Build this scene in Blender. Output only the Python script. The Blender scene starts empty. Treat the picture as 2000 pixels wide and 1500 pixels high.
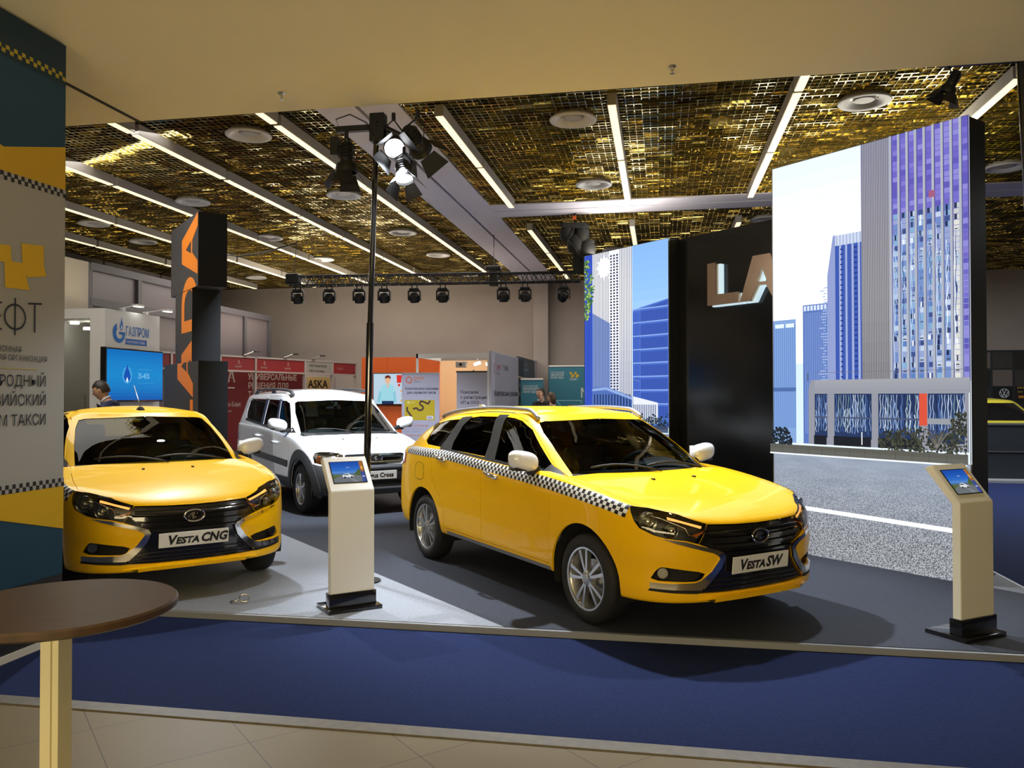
import bpy, bmesh, math, random
import numpy as np
from mathutils import Vector, Matrix
from mathutils.bvhtree import BVHTree
random.seed(7)
PI = math.pi
SC = bpy.context.scene
COL = SC.collection
# ------------------------------------------------------------------ camera, world, view
cam_d = bpy.data.cameras.new('camera'); cam_d.sensor_width = 36; cam_d.lens = 28.484
cam_d.clip_end = 200
cam = bpy.data.objects.new('camera', cam_d); COL.objects.link(cam)
cam.location = (0, 0, 1.6295)
cam.rotation_euler = (math.radians(90.82), math.radians(0.04), 0.18125)
SC.camera = cam
SC.view_settings.view_transform = 'Standard'; SC.view_settings.look = 'None'
SC.view_settings.gamma = 1; SC.view_settings.use_curve_mapping = False
SC.view_settings.exposure = 0.0
wd = bpy.data.worlds.new('world'); SC.world = wd; wd.use_nodes = True
wd.node_tree.nodes['Background'].inputs[0].default_value = (.9, .8, .65, 1)
wd.node_tree.nodes['Background'].inputs[1].default_value = 0.02

def lamp(name, kind, loc, target, energy, color=(1, 1, 1), size=.2, spot=60, blend=.5, size_y=None):
    d = bpy.data.lights.new(name, kind); d.energy = energy; d.color = color
    if kind == 'AREA':
        d.size = size
        if size_y: d.shape = 'RECTANGLE'; d.size_y = size_y
    else: d.shadow_soft_size = size
    if kind == 'SPOT': d.spot_size = math.radians(spot); d.spot_blend = blend
    o = bpy.data.objects.new(name, d); COL.objects.link(o); o.location = loc
    o.rotation_euler = (Vector(target) - Vector(loc)).to_track_quat('-Z', 'Y').to_euler()
    return o
WARM = (1.0, .80, .42); COOL = (.86, .93, 1.0)
lamp('stage_key', 'SPOT', (-1.5, 7.7, 4.6), (-.6, 7.0, .9), 1500, COOL, .07, 70, .6)
lamp('stage_key', 'SPOT', (.9, 7.9, 4.6), (.3, 6.5, .9), 600, COOL, .08, 70, .6)
lamp('stage_key', 'SPOT', (-5.2, 8.6, 4.6), (-4.7, 7.3, 1.2), 800, COOL, .07, 75, .6)
lamp('stage_key', 'SPOT', (-3.6, 9.4, 4.6), (-4.9, 11.8, .9), 2000, COOL, .1, 80, .5)
lamp('stand_and_fill_spot', 'SPOT', (-2.15, 6.40, 3.60), (-2.9, 5.6, .0), 200, COOL, .08, 90, .5)
lamp('stand_and_fill_spot', 'SPOT', (1.9, 5.2, 3.6), (-2.18, 5.6, .7), 110, (.95, .97, 1), .08, 24, .4)  # fill added to whiten the left kiosk, no lit lamp hangs here
lamp('hall_fill', 'AREA', (-6.5, 17.5, 4.55), (-6.5, 17.5, 0), 350, (1, .93, .86), 8, size_y=5)
lamp('hall_fill', 'AREA', (-7.5, 8.5, 4.55), (-7.0, 9.5, 0), 120, (1, .95, .88), 3, size_y=3)
lamp('hall_fill', 'AREA', (1.5, 16.5, 4.55), (1.5, 16.5, 0), 140, (1, .93, .86), 6, size_y=5)
lamp('panel_top_uplight', 'AREA', (2.2, 10.9, 4.05), (2.0, 10.7, 9), 90, (1, .93, .78), 3, size_y=.3)
lamp('panel_top_uplight', 'AREA', (-.6, 13.3, 4.05), (-.8, 13.1, 9), 30, (1, .93, .78), 1.5, size_y=.3)
lamp('gold_ceiling_fill', 'AREA', (-7.5, 18.4, 2.7), (-7.5, 18.0, 9), 220, (1, .90, .70), 3, size_y=1)  # upward fills added to brighten the gold ceiling, the booths carry no such lamps
lamp('gold_ceiling_fill', 'AREA', (-9.4, 12.4, 3.2), (-9.0, 12.4, 9), 6, (1, .90, .70), 1.2, size_y=1)
lamp('foyer_light', 'AREA', (-1.5, 1.2, 3.95), (-1.5, 1.6, 0), 16, (1, .82, .48), 6, size_y=2.5)
lamp('soffit_fill', 'AREA', (-1.0, -2.6, 1.9), (-1.0, .6, 4.0), 320, (1, .82, .48), 7, size_y=1.0)  # unseen upward fill behind the camera, added to lighten the soffit
lamp('hall_fill', 'AREA', (6.5, 14.0, 4.55), (6.5, 14.0, 0), 480, (.9, .94, 1), 4, size_y=6)

# ------------------------------------------------------------------ materials
def mat(name, col=(.8, .8, .8), rough=.5, metal=0, spec=.5, emit=None, es=0, coat=0, alpha=None):
    m = bpy.data.materials.new(name); m.use_nodes = True
    b = m.node_tree.nodes['Principled BSDF']
    b.inputs['Base Color'].default_value = (*col, 1); b.inputs['Roughness'].default_value = rough
    b.inputs['Metallic'].default_value = metal; b.inputs['Specular IOR Level'].default_value = spec
    b.inputs['Coat Weight'].default_value = coat; b.inputs['Coat Roughness'].default_value = .03
    if emit: b.inputs['Emission Color'].default_value = (*emit, 1); b.inputs['Emission Strength'].default_value = es
    return m
def N(m, t, **kw):
    n = m.node_tree.nodes.new(t)
    for k, v in kw.items(): setattr(n, k, v)
    return n
def LK(m, a, b): m.node_tree.links.new(a, b)
def noise_mat(name, c1, c2, scale, rough=.6, bump=0, detail=6, metal=0, coord='Object', stretch=(1, 1, 1), coat=0, spec=.5, emit=False, es=1):
    m = mat(name, c1, rough, metal, coat=coat, spec=spec); b = m.node_tree.nodes['Principled BSDF']
    tc = N(m, 'ShaderNodeTexCoord'); mp = N(m, 'ShaderNodeMapping'); mp.inputs['Scale'].default_value = stretch
    nz = N(m, 'ShaderNodeTexNoise'); nz.inputs['Scale'].default_value = scale; nz.inputs['Detail'].default_value = detail
    cr = N(m, 'ShaderNodeValToRGB'); cr.color_ramp.elements[0].color = (*c1, 1); cr.color_ramp.elements[1].color = (*c2, 1)
    cr.color_ramp.elements[0].position = .3; cr.color_ramp.elements[1].position = .7
    LK(m, tc.outputs[coord], mp.inputs[0]); LK(m, mp.outputs[0], nz.inputs[0]); LK(m, nz.outputs[0], cr.inputs[0])
    LK(m, cr.outputs[0], b.inputs['Base Color'])
    if emit:
        b.inputs['Base Color'].default_value = (0, 0, 0, 1); m.node_tree.links.remove(b.inputs['Base Color'].links[0])
        LK(m, cr.outputs[0], b.inputs['Emission Color']); b.inputs['Emission Strength'].default_value = es
    if bump:
        bp = N(m, 'ShaderNodeBump'); bp.inputs['Strength'].default_value = bump; bp.inputs['Distance'].default_value = .01
        LK(m, nz.outputs[0], bp.inputs['Height']); LK(m, bp.outputs[0], b.inputs['Normal'])
    return m
def glass_mat(name, tint=(.5, .6, .55), rough=.0, refl=1.0):
    m = bpy.data.materials.new(name); m.use_nodes = True; nt = m.node_tree; nt.nodes.clear()
    o = N(m, 'ShaderNodeOutputMaterial'); mx = N(m, 'ShaderNodeMixShader'); t = N(m, 'ShaderNodeBsdfTransparent')
    g = N(m, 'ShaderNodeBsdfGlossy'); f = N(m, 'ShaderNodeFresnel'); f.inputs[0].default_value = 1.5
    t.inputs[0].default_value = (*tint, 1); g.inputs['Roughness'].default_value = rough; g.inputs[0].default_value = (refl, refl, refl, 1)
    LK(m, f.outputs[0], mx.inputs[0]); LK(m, t.outputs[0], mx.inputs[1]); LK(m, g.outputs[0], mx.inputs[2]); LK(m, mx.outputs[0], o.inputs[0])
    return m
def attr_mat(name, es=0, rough=.5):
    m = mat(name, (0, 0, 0) if es else (.5, .5, .5), rough, spec=.12 if es else .4); b = m.node_tree.nodes['Principled BSDF']
    a = N(m, 'ShaderNodeVertexColor'); a.layer_name = 'Col'
    if es:
        LK(m, a.outputs[0], b.inputs['Emission Color']); b.inputs['Emission Strength'].default_value = es
    else: LK(m, a.outputs[0], b.inputs['Base Color'])
    return m
def s2l(c):
    if isinstance(c, str): c = [int(c[i:i+2], 16)/255 for i in (0, 2, 4)]
    return tuple((x/12.92 if x <= .04045 else ((x+.055)/1.055)**2.4) for x in c)
M = {}
M['black'] = mat('black_plastic', (.012, .012, .013), .45)
M['gloss_black'] = mat('gloss_black', (.008, .008, .009), .12, coat=.6)
M['matte_black'] = mat('matte_black', (.008, .008, .008), .8)
M['rubber'] = mat('tyre_rubber', (.014, .014, .014), .75)
M['chrome'] = mat('chrome', (.8, .78, .74), .12, 1)
M['alloy'] = mat('alloy', (.62, .62, .62), .28, .9)
M['grey_plastic'] = mat('grey_plastic', (.045, .048, .055), .55)
M['white'] = mat('white_laminate', (.78, .78, .76), .45)
M['white_paint'] = mat('white_gloss_paint', (.78, .79, .81), .22, coat=.7)
M['steel'] = mat('brushed_steel', (.45, .45, .44), .35, 1)
M['truss'] = mat('black_truss', (.01, .01, .011), .5, .3)

# ------------------------------------------------------------------ helpers
def link(o, parent=None):
    COL.objects.link(o)
    if parent is not None: o.parent = parent
    return o
def thing(name, label, cat, loc=(0, 0, 0), rotz=0, group=None):
    o = link(bpy.data.objects.new(name, None)); o.location = loc; o.rotation_euler = (0, 0, rotz)
    return tag(o, label, cat, group)
def tag(o, label, cat, group=None, kind=None):
    o['label'] = label; o['category'] = cat
    if group: o['group'] = group
    if kind: o['kind'] = kind
    return o
def struct(o): o['kind'] = 'structure'; return o
def part(name, bm, m, parent=None, smooth=False, label=None):
    if isinstance(bm, bmesh.types.BMesh):
        me = bpy.data.meshes.new(name); bm.to_mesh(me); bm.free()
    else: me = bm
    for k in (m if isinstance(m, (list, tuple)) else [m]): me.materials.append(k)
    if smooth:
        me.polygons.foreach_set('use_smooth', [True]*len(me.polygons))
        if smooth != 1: me.set_sharp_from_angle(angle=smooth)
    o = link(bpy.data.objects.new(name, me), parent)
    if label: o['label'] = label
    return o
def B(): return bmesh.new()
def box(bm, c, s, rot=None, bev=0, mi=0):
    """box centred c, full size s"""
    r = bmesh.ops.create_cube(bm, size=1)
    vs = r['verts']
    mt = Matrix.Translation(c) @ (rot.to_4x4() if rot is not None else Matrix.Identity(4)) @ Matrix.Diagonal((*s, 1))
    bmesh.ops.transform(bm, matrix=mt, verts=vs)
    if mi:
        for f in {f for v in vs for f in v.link_faces}: f.material_index = mi
    if bev:
        es = list({e for v in vs for e in v.link_edges})
        bmesh.ops.bevel(bm, geom=es, offset=bev, segments=2, affect='EDGES', profile=.5)
    return bm
def box2(bm, a, b, **k):
    return box(bm, [(a[i]+b[i])/2 for i in range(3)], [abs(b[i]-a[i]) for i in range(3)], **k)
def cyl(bm, p0, p1, r0, r1=None, n=16, caps=True):
    p0, p1 = Vector(p0), Vector(p1); r1 = r0 if r1 is None else r1
    d = p1-p0; q = d.to_track_quat('Z', 'Y').to_matrix().to_4x4()
    bmesh.ops.create_cone(bm, cap_ends=caps, segments=n, radius1=r0, radius2=r1, depth=d.length, matrix=Matrix.Translation((p0+p1)/2) @ q)
    return bm
def tube(bm, pts, r, n=8, closed=False):
    pts = [Vector(p) for p in pts]; rings = []
    L = len(pts); up = Vector((0, 0, 1))
    for i, p in enumerate(pts):
        a = pts[(i-1) % L] if (closed or i > 0) else p; b = pts[(i+1) % L] if (closed or i < L-1) else p
        t = (b-a).normalized(); x = t.cross(up)
        if x.length < 1e-3: x = t.cross(Vector((0, 1, 0)))
        x.normalize(); y = x.cross(t)
        rr = r[i] if isinstance(r, (list, tuple)) else r
        rings.append([bm.verts.new(p+(x*math.cos(2*PI*k/n)+y*math.sin(2*PI*k/n))*rr) for k in range(n)])
    for i in range(L if closed else L-1):
        A, C = rings[i], rings[(i+1) % L]
        for k in range(n): bm.faces.new((A[k], A[(k+1) % n], C[(k+1) % n], C[k]))
    if not closed:
        bm.faces.new(rings[0][::-1]); bm.faces.new(rings[-1])
    return bm
def lathe(bm, prof, axis='Z', n=32, o=(0, 0, 0)):
    """prof: [(r,h)] revolve about axis through o"""
    rings = []
    for r, h in prof:
        ring = []
        for k in range(n):
            a = 2*PI*k/n; c, s = math.cos(a)*r, math.sin(a)*r
            p = {'Z': (c, s, h), 'Y': (c, h, s), 'X': (h, c, s)}[axis]
            ring.append(bm.verts.new((p[0]+o[0], p[1]+o[1], p[2]+o[2])))
        rings.append(ring)
    for A, C in zip(rings, rings[1:]):
        for k in range(n): bm.faces.new((A[k], A[(k+1) % n], C[(k+1) % n], C[k]))
    bmesh.ops.remove_doubles(bm, verts=bm.verts, dist=1e-6)
    bmesh.ops.recalc_face_normals(bm, faces=bm.faces)
    return bm
def prism(bm, poly, d, origin=(0, 0, 0)):
    """extrude 3d polygon poly by vector d"""
    a = [bm.verts.new(Vector(p)) for p in poly]; b = [bm.verts.new(Vector(p)+Vector(d)) for p in poly]
    n = len(a); f1 = bm.faces.new(a); f2 = bm.faces.new(b[::-1])
    sd = [bm.faces.new((a[i], b[i], b[(i+1) % n], a[(i+1) % n])) for i in range(n)]
    bmesh.ops.recalc_face_normals(bm, faces=[f1, f2]+sd)
    return bm
def text_mesh(s, size, align='LEFT', bold=0, shear=0, sx=1, extrude=0, spacing=1):
    c = bpy.data.curves.new('txt', 'FONT'); c.body = s; c.size = size; c.align_x = align; c.offset = bold; c.shear = shear
    c.extrude = extrude; c.resolution_u = 2; c.space_character = spacing
    o = bpy.data.objects.new('txt', c); COL.objects.link(o)
    dg = bpy.context.evaluated_depsgraph_get(); me = bpy.data.meshes.new_from_object(o.evaluated_get(dg))
    bpy.data.objects.remove(o); bpy.data.curves.remove(c)
    for v in me.vertices: v.co.x *= sx
    return me
def frame_mat(origin, xdir, zdir):
    """matrix mapping local (x right, y up, z out) to world"""
    x = Vector(xdir).normalized(); u = Vector(zdir).normalized(); z = x.cross(u)
    m = Matrix((x, u, z)).transposed().to_4x4(); m.translation = Vector(origin); return m
def text_part(name, s, size, org, xdir, updir, m, parent=None, **k):
    me = text_mesh(s, size, **k); me.transform(frame_mat(org, xdir, updir))
    me.materials.clear(); return part(name, me, m, parent)

class Graphic:
    """flat printed artwork: coloured polygons (x right, y up, metres), one mesh"""
    def __init__(g): g.bm = B(); g.cl = g.bm.loops.layers.float_color.new('Col'); g.z = 0; g.lim = None
    def poly(g, pts, c, layer=None, z=None):
        g.z += .00002
        zz = g.z if z is None else z
        if g.lim: pts = [(min(max(p[0], g.lim[0]), g.lim[1]), min(max(p[1], g.lim[2]), g.lim[3])) for p in pts]
        try: f = g.bm.faces.new([g.bm.verts.new((p[0], p[1], zz)) for p in pts])
        except ValueError: return
        cc = s2l(c)
        for i, l in enumerate(f.loops): l[g.cl] = (*cc, 1)
        if f.normal.z < 0 or (f.normal_update() or f.normal.z < 0): f.normal_flip()
    def rect(g, x0, y0, x1, y1, c): g.poly([(x0, y0), (x1, y0), (x1, y1), (x0, y1)], c)
    def circ(g, x, y, r, c, n=20, ry=None, a0=0, a1=2*PI):
        ry = ry or r; g.poly([(x+r*math.cos(a0+(a1-a0)*k/n), y+ry*math.sin(a0+(a1-a0)*k/n)) for k in range(n+(a1-a0 < 6.2))], c)
    def grad(g, x0, y0, x1, y1, stops, n=16):
        """vertical gradient, stops from bottom to top"""
        st = [s2l(c) for c in stops]
        for k in range(n):
            t = (k+.5)/n*(len(st)-1); i = min(int(t), len(st)-2); f = t-i
            c = [st[i][j]*(1-f)+st[i+1][j]*f for j in range(3)]
            g.z += .00001
            fa = g.bm.faces.new([g.bm.verts.new((p[0], p[1], g.z)) for p in ((x0, y0+(y1-y0)*k/n), (x1, y0+(y1-y0)*k/n), (x1, y0+(y1-y0)*(k+1)/n), (x0, y0+(y1-y0)*(k+1)/n))])
            for l in fa.loops: l[g.cl] = (*c, 1)
    def line(g, pts, w, c):
        for a, b in zip(pts, pts[1:]):
            d = Vector((b[0]-a[0], b[1]-a[1])); n = Vector((-d.y, d.x)).normalized()*w/2
            g.poly([(a[0]+n.x, a[1]+n.y), (a[0]-n.x, a[1]-n.y), (b[0]-n.x, b[1]-n.y), (b[0]+n.x, b[1]+n.y)], c)
    def text(g, s, x, y, size, c, **k):
        me = text_mesh(s, size, **k); g.z += .00004
        cc = s2l(c); vs = [g.bm.verts.new((v.co.x+x, v.co.y+y, g.z)) for v in me.vertices]
        for p in me.polygons:
            try: f = g.bm.faces.new([vs[i] for i in p.vertices])
            except ValueError: continue
            for l in f.loops: l[g.cl] = (*cc, 1)
        bpy.data.meshes.remove(me)
    def done(g, name, m, mtx, parent=None):
        g.bm.transform(mtx)
        return part(name, g.bm, m, parent)
# ------------------------------------------------------------------ car body tools
def pchip(pts, x):
    xs = np.array([p[0] for p in pts], float); ys = np.array([p[1] for p in pts], float)
    o = np.argsort(xs); xs, ys = xs[o], ys[o]
    if len(xs) == 1: return np.full_like(x, ys[0])
    h = np.diff(xs); d = np.diff(ys)/h; m = np.zeros(len(xs)); m[0], m[-1] = d[0], d[-1]
    for i in range(1, len(xs)-1):
        if d[i-1]*d[i] > 0:
            w1, w2 = 2*h[i]+h[i-1], h[i]+2*h[i-1]; m[i] = (w1+w2)/(w1/d[i-1]+w2/d[i])
    x = np.clip(x, xs[0], xs[-1]); k = np.clip(np.searchsorted(xs, x)-1, 0, len(xs)-2)
    t = (x-xs[k])/h[k]
    return ((1+2*t)*(1-t)**2*ys[k]+t*(1-t)**2*h[k]*m[k]+t*t*(3-2*t)*ys[k+1]+t*t*(t-1)*h[k]*m[k+1])
def fn(p): return (lambda x: pchip(p, x)) if isinstance(p, list) else (lambda x: np.full_like(x, float(p)))
def ring_loft(levels, H, E, spine, p=2.2, sub=4, nf=20, ns=60, nr=16, lid=(.86, .7, .5, .25, 0.0)):
    """levels: dicts z|lid, w, xf, xr, af, ar, nf, nr. Returns (verts, faces) of an open-bottomed symmetrical body"""
    Hf, Ef = fn(H), fn(E)
    def lidz(x, y, wx): return Hf(x)-(Hf(x)-Ef(x))*np.clip(np.abs(y)/wx, 0, 1)**p
    cols = []
    for L in levels:
        W = fn(L['w']); nfx, nrx = L.get('nf', 3), L.get('nr', 3.5); af, ar = L['af'], L['ar']
        th = np.linspace(0, PI/2, nf+1)[:-1]; xa = L['xf']-af*(1-np.cos(th)**(2/nfx)); sa = np.sin(th)**(2/nfx)
        xb = np.linspace(L['xf']-af, L['xr']+ar, ns+1)[:-1]; sb = np.ones(ns)
        tr = np.linspace(PI/2, PI, nr+1); xc = L['xr']+ar*(1-np.abs(np.cos(tr))**(2/nrx)); sc_ = np.sin(tr)**(2/nrx)
        x = np.concatenate([xa, xb, xc]); s = np.concatenate([sa, sb, np.clip(sc_, 0, 1)])
        y = W(x)*s; wt = W(x)
        z = lidz(x, y, wt)+L['lid'] if 'lid' in L else fn(L['z'])(x)
        if 'bow' in L: z = z+L['bow'](x, y)
        cols.append(np.stack([x, y, z], 1))
    C = np.array(cols)           # (levels, t, 3)
    rows = []
    n = len(C)
    for i in range(n-1):
        p0, p1, p2, p3 = C[max(i-1, 0)], C[i], C[i+1], C[min(i+2, n-1)]
        for k in range(sub):
            t = k/sub
            rows.append(.5*((2*p1)+(-p0+p2)*t+(2*p0-5*p1+4*p2-p3)*t*t+(-p0+3*p1-3*p2+p3)*t**3))
    top = C[-1]; rows.append(top); WL = fn(levels[-1]['w'])
    s0, s1 = spine; xt = top[:, 0]
    xs = s1+(s0-s1)*(xt-xt.min())/(xt.max()-xt.min())
    for s in lid:
        q = 1-s; x = xt*(1-q)+xs*q; y = top[:, 1]*s
        off = levels[-1].get('lid', 0)*max(0, 1-q*3)
        rows.append(np.stack([x, y, lidz(x, y, WL(x))+off], 1))
    R = np.array(rows); nrw, nt = R.shape[:2]
    verts = []; idx = {}
    def vid(i, j, sgn):
        y = R[i, j, 1]
        if abs(y) < 1e-5: sgn = 1
        k = (i, j, sgn)
        if k not in idx:
            idx[k] = len(verts); verts.append((R[i, j, 0], y*sgn if abs(y) > 1e-5 else 0., R[i, j, 2]))
        return idx[k]
    faces = []
    for i in range(nrw-1):
        for j in range(nt-1):
            for sgn in (1, -1):
                q = [vid(i, j, sgn), vid(i, j+1, sgn), vid(i+1, j+1, sgn), vid(i+1, j, sgn)]
                q2 = []
                for v in q:
                    if v not in q2: q2.append(v)
                if len(q2) > 2: faces.append(q2 if sgn < 0 else q2[::-1])
    return verts, faces
class Shell:
    """smooth reference surface + solid thin-walled copy to be cut"""
    def __init__(s, vf, thick=.018):
        v, f = vf
        me = bpy.data.meshes.new('ref'); me.from_pydata(v, [], f); bm = B(); bm.from_mesh(me)
        bmesh.ops.remove_doubles(bm, verts=bm.verts, dist=1e-5); bmesh.ops.dissolve_degenerate(bm, dist=1e-6, edges=bm.edges)
        bmesh.ops.recalc_face_normals(bm, faces=bm.faces)
        if sum(fc.normal.z*fc.calc_area() for fc in bm.faces) < 0: bmesh.ops.reverse_faces(bm, faces=bm.faces)
        bmesh.ops.triangulate(bm, faces=[fc for fc in bm.faces if len(fc.verts) > 4])
        bm.normal_update(); bm.to_mesh(me)
        t = bm.copy(); bmesh.ops.triangulate(t, faces=t.faces); t.normal_update()
        t.verts.ensure_lookup_table(); t.faces.ensure_lookup_table()
        s.co = [x.co.copy() for x in t.verts]; s.vn = [x.normal.copy() for x in t.verts]
        s.tri = [[x.index for x in fc.verts] for fc in t.faces]
        s.bvh = BVHTree.FromPolygons(s.co, s.tri); t.free(); bm.free(); s.ref = me
        o = link(bpy.data.objects.new('shell', me.copy()))
        o.data.materials.append(M['black']); o.data.materials.append(M['black'])
        md = o.modifiers.new('s', 'SOLIDIFY'); md.thickness = thick; md.offset = -1; md.material_offset = 1; md.material_offset_rim = 1
        s.solid = bake(o)
    def normal_at(s, p, maxd=.002):
        c, n, i, d = s.bvh.find_nearest(p)
        if i is None or d > maxd: return None
        a, b, e = (s.co[k] for k in s.tri[i]); na, nb, ne = (s.vn[k] for k in s.tri[i])
        v0, v1, v2 = b-a, e-a, c-a; d00, d01, d11, d20, d21 = v0.dot(v0), v0.dot(v1), v1.dot(v1), v2.dot(v0), v2.dot(v1)
        den = d00*d11-d01*d01
        if abs(den) < 1e-14: return n
        v = (d11*d20-d01*d21)/den; w = (d00*d21-d01*d20)/den
        return (na*(1-v-w)+nb*v+ne*w).normalized()
def bake(o):
    dg = bpy.context.evaluated_depsgraph_get(); dg.update()
    me = bpy.data.meshes.new_from_object(o.evaluated_get(dg), preserve_all_data_layers=False, depsgraph=dg)
    old = o.data; o.modifiers.clear(); o.data = me; bpy.data.objects.remove(o)
    return me
def boolean(me, cut, op, tries=5):
    """me: mesh (kept); cut: bmesh (freed). returns new mesh"""
    bmesh.ops.recalc_face_normals(cut, faces=cut.faces)
    for f in cut.faces: f.material_index = 1
    for k in range(tries):
        o = link(bpy.data.objects.new('a', me.copy()))
        cm = bpy.data.meshes.new('c'); cut.to_mesh(cm); cm.materials.append(M['black']); cm.materials.append(M['black'])
        c = link(bpy.data.objects.new('c', cm))
        md = o.modifiers.new('b', 'BOOLEAN'); md.object = c; md.operation = op; md.solver = 'EXACT'
        r = bake(o); bpy.data.objects.remove(c); bpy.data.meshes.remove(cm)
        n0, n1 = len(me.polygons), len(r.polygons)
        if (op == 'DIFFERENCE' and n1 > n0*.6) or (op == 'INTERSECT' and 20 < n1 < n0*.6): break
        for v in cut.verts: v.co += Vector((.0007, .0005, -.0006))*(k+1)
    cut.free()
    return r
def finish(me, shell, mats, name, parent, mirror=False, label=None):
    """material 0 = outside paint; custom normals from the reference surface"""
    me = me.copy()
    bm = B(); bm.from_mesh(me); bmesh.ops.triangulate(bm, faces=[f for f in bm.faces if len(f.verts) > 4]); bm.to_mesh(me); bm.free()
    ln = [Vector((0, 0, 1))]*len(me.loops)
    cache = {}
    for p in me.polygons:
        p.use_smooth = True
        for li in p.loop_indices:
            n = None
            if p.material_index == 0:
                vi = me.loops[li].vertex_index
                if vi not in cache: cache[vi] = shell.normal_at(me.vertices[vi].co)
                n = cache[vi]
                if n is not None and n.dot(p.normal) < .5: n = None
            ln[li] = n if n is not None else p.normal.copy()
    me.materials.clear()
    for k in mats: me.materials.append(k)
    if mirror:
        bm = B(); bm.from_mesh(me)
        for v in bm.verts: v.co.y *= -1
        # flipping keeps loop order reversed; rebuild normals through reference of mirrored shell
        bmesh.ops.reverse_faces(bm, faces=bm.faces)
        bm.to_mesh(me); bm.free()
        ln = [Vector((0, 0, 1))]*len(me.loops)
        for p in me.polygons:
            for li in p.loop_indices:
                n = None
                if p.material_index == 0:
                    c = me.vertices[me.loops[li].vertex_index].co
                    n = shell.normal_at(Vector((c.x, -c.y, c.z)))
                    if n is not None:
                        n = Vector((n.x, -n.y, n.z))
                        if n.dot(p.normal) < .5: n = None
                ln[li] = n if n is not None else p.normal.copy()
    me.normals_split_custom_set(ln)
    o = link(bpy.data.objects.new(name, me), parent)
    if label: o['label'] = label
    return o
def basis(d):
    d = Vector(d).normalized(); x = d.cross(Vector((0, 0, 1)))
    if x.length < 1e-3: x = Vector((0, 1, 0))
    x.normalize(); return x, x.cross(d), d
def patch(shell, poly3, d, off=.002, step=.03, thick=0, uvaxis=False, bridge=False):
    """conform a polygon (3d points) to the shell looking along d (pointing into the body). Returns bmesh"""
    X, U, D = basis(d); P2 = [(Vector(p).dot(X), Vector(p).dot(U)) for p in poly3]
    bm = B(); vs = [bm.verts.new((a, b, 0)) for a, b in P2]; bm.faces.new(vs)
    xs = [p[0] for p in P2]; ys = [p[1] for p in P2]
    for lo, hi, nn in ((min(xs), max(xs), (1, 0, 0)), (min(ys), max(ys), (0, 1, 0))):
        k = lo+step*.5
        while k < hi:
            bmesh.ops.bisect_plane(bm, geom=list(bm.verts)+list(bm.edges)+list(bm.faces), plane_co=Vector(nn)*k, plane_no=nn); k += step
    bmesh.ops.triangulate(bm, faces=[f for f in bm.faces if len(f.verts) > 4])
    far = 6
    for v in bm.verts:
        o = X*v.co.x+U*v.co.y-D*far+D*D.dot(Vector(poly3[0]))
        h, n, i, dist = shell.bvh.ray_cast(o, D)
        if h is None:
            h, n, i, dist = shell.bvh.find_nearest(X*v.co.x+U*v.co.y+D*D.dot(Vector(poly3[0])))
        nn = shell.normal_at(h, 1) or n
        v.co = h+nn*off
    bm.normal_update()
    s = sum((f.normal.dot(D)*f.calc_area() for f in bm.faces))
    if s > 0: bmesh.ops.reverse_faces(bm, faces=bm.faces)
    if thick:
        bm.normal_update()
        bmesh.ops.solidify(bm, geom=list(bm.faces), thickness=thick)
    bm.normal_update()
    return bm
def mir(p): return [(a, -b, c) for a, b, c in p]
def cutprism(bm, poly3, d, near=1.0, farr=1.0):
    """closed prism through poly3 along d from -near to +farr"""
    D = Vector(d).normalized(); ps = [Vector(p) for p in poly3]; c0 = D.dot(ps[0])
    ps = [p+D*(c0-D.dot(p))-D*near for p in ps]
    return prism(bm, ps, D*(near+farr))
def grow(poly, e, ax=(0, 2)):
    cx = sum(p[ax[0]] for p in poly)/len(poly); cz = sum(p[ax[1]] for p in poly)/len(poly)
    n = len(poly); out = []
    area = sum(poly[i][ax[0]]*poly[(i+1) % n][ax[1]]-poly[(i+1) % n][ax[0]]*poly[i][ax[1]] for i in range(n))
    sg = 1 if area > 0 else -1
    for i in range(n):
        a, b, c = poly[i-1], poly[i], poly[(i+1) % n]
        def nrm(p, q):
            v = Vector((q[ax[1]]-p[ax[1]], -(q[ax[0]]-p[ax[0]]))); v.normalize(); return v*sg
        m = nrm(a, b)+nrm(b, c)
        if m.length < 1e-6: m = nrm(a, b)
        m = m.normalized()/max(.5, m.length/2)
        q = list(b); q[ax[0]] += m.x*e; q[ax[1]] += m.y*e; out.append(tuple(q))
    return out
def smooth_poly(pts, it=2, keep=()):
    """chaikin rounding on closed polygon of 3-tuples"""
    for _ in range(it):
        out = []; n = len(pts)
        for i in range(n):
            a, b = np.array(pts[i]), np.array(pts[(i+1) % n])
            out += [tuple(a*.8+b*.2), tuple(a*.2+b*.8)]
        pts = out
    return [tuple(float(x) for x in p) for p in pts]
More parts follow.
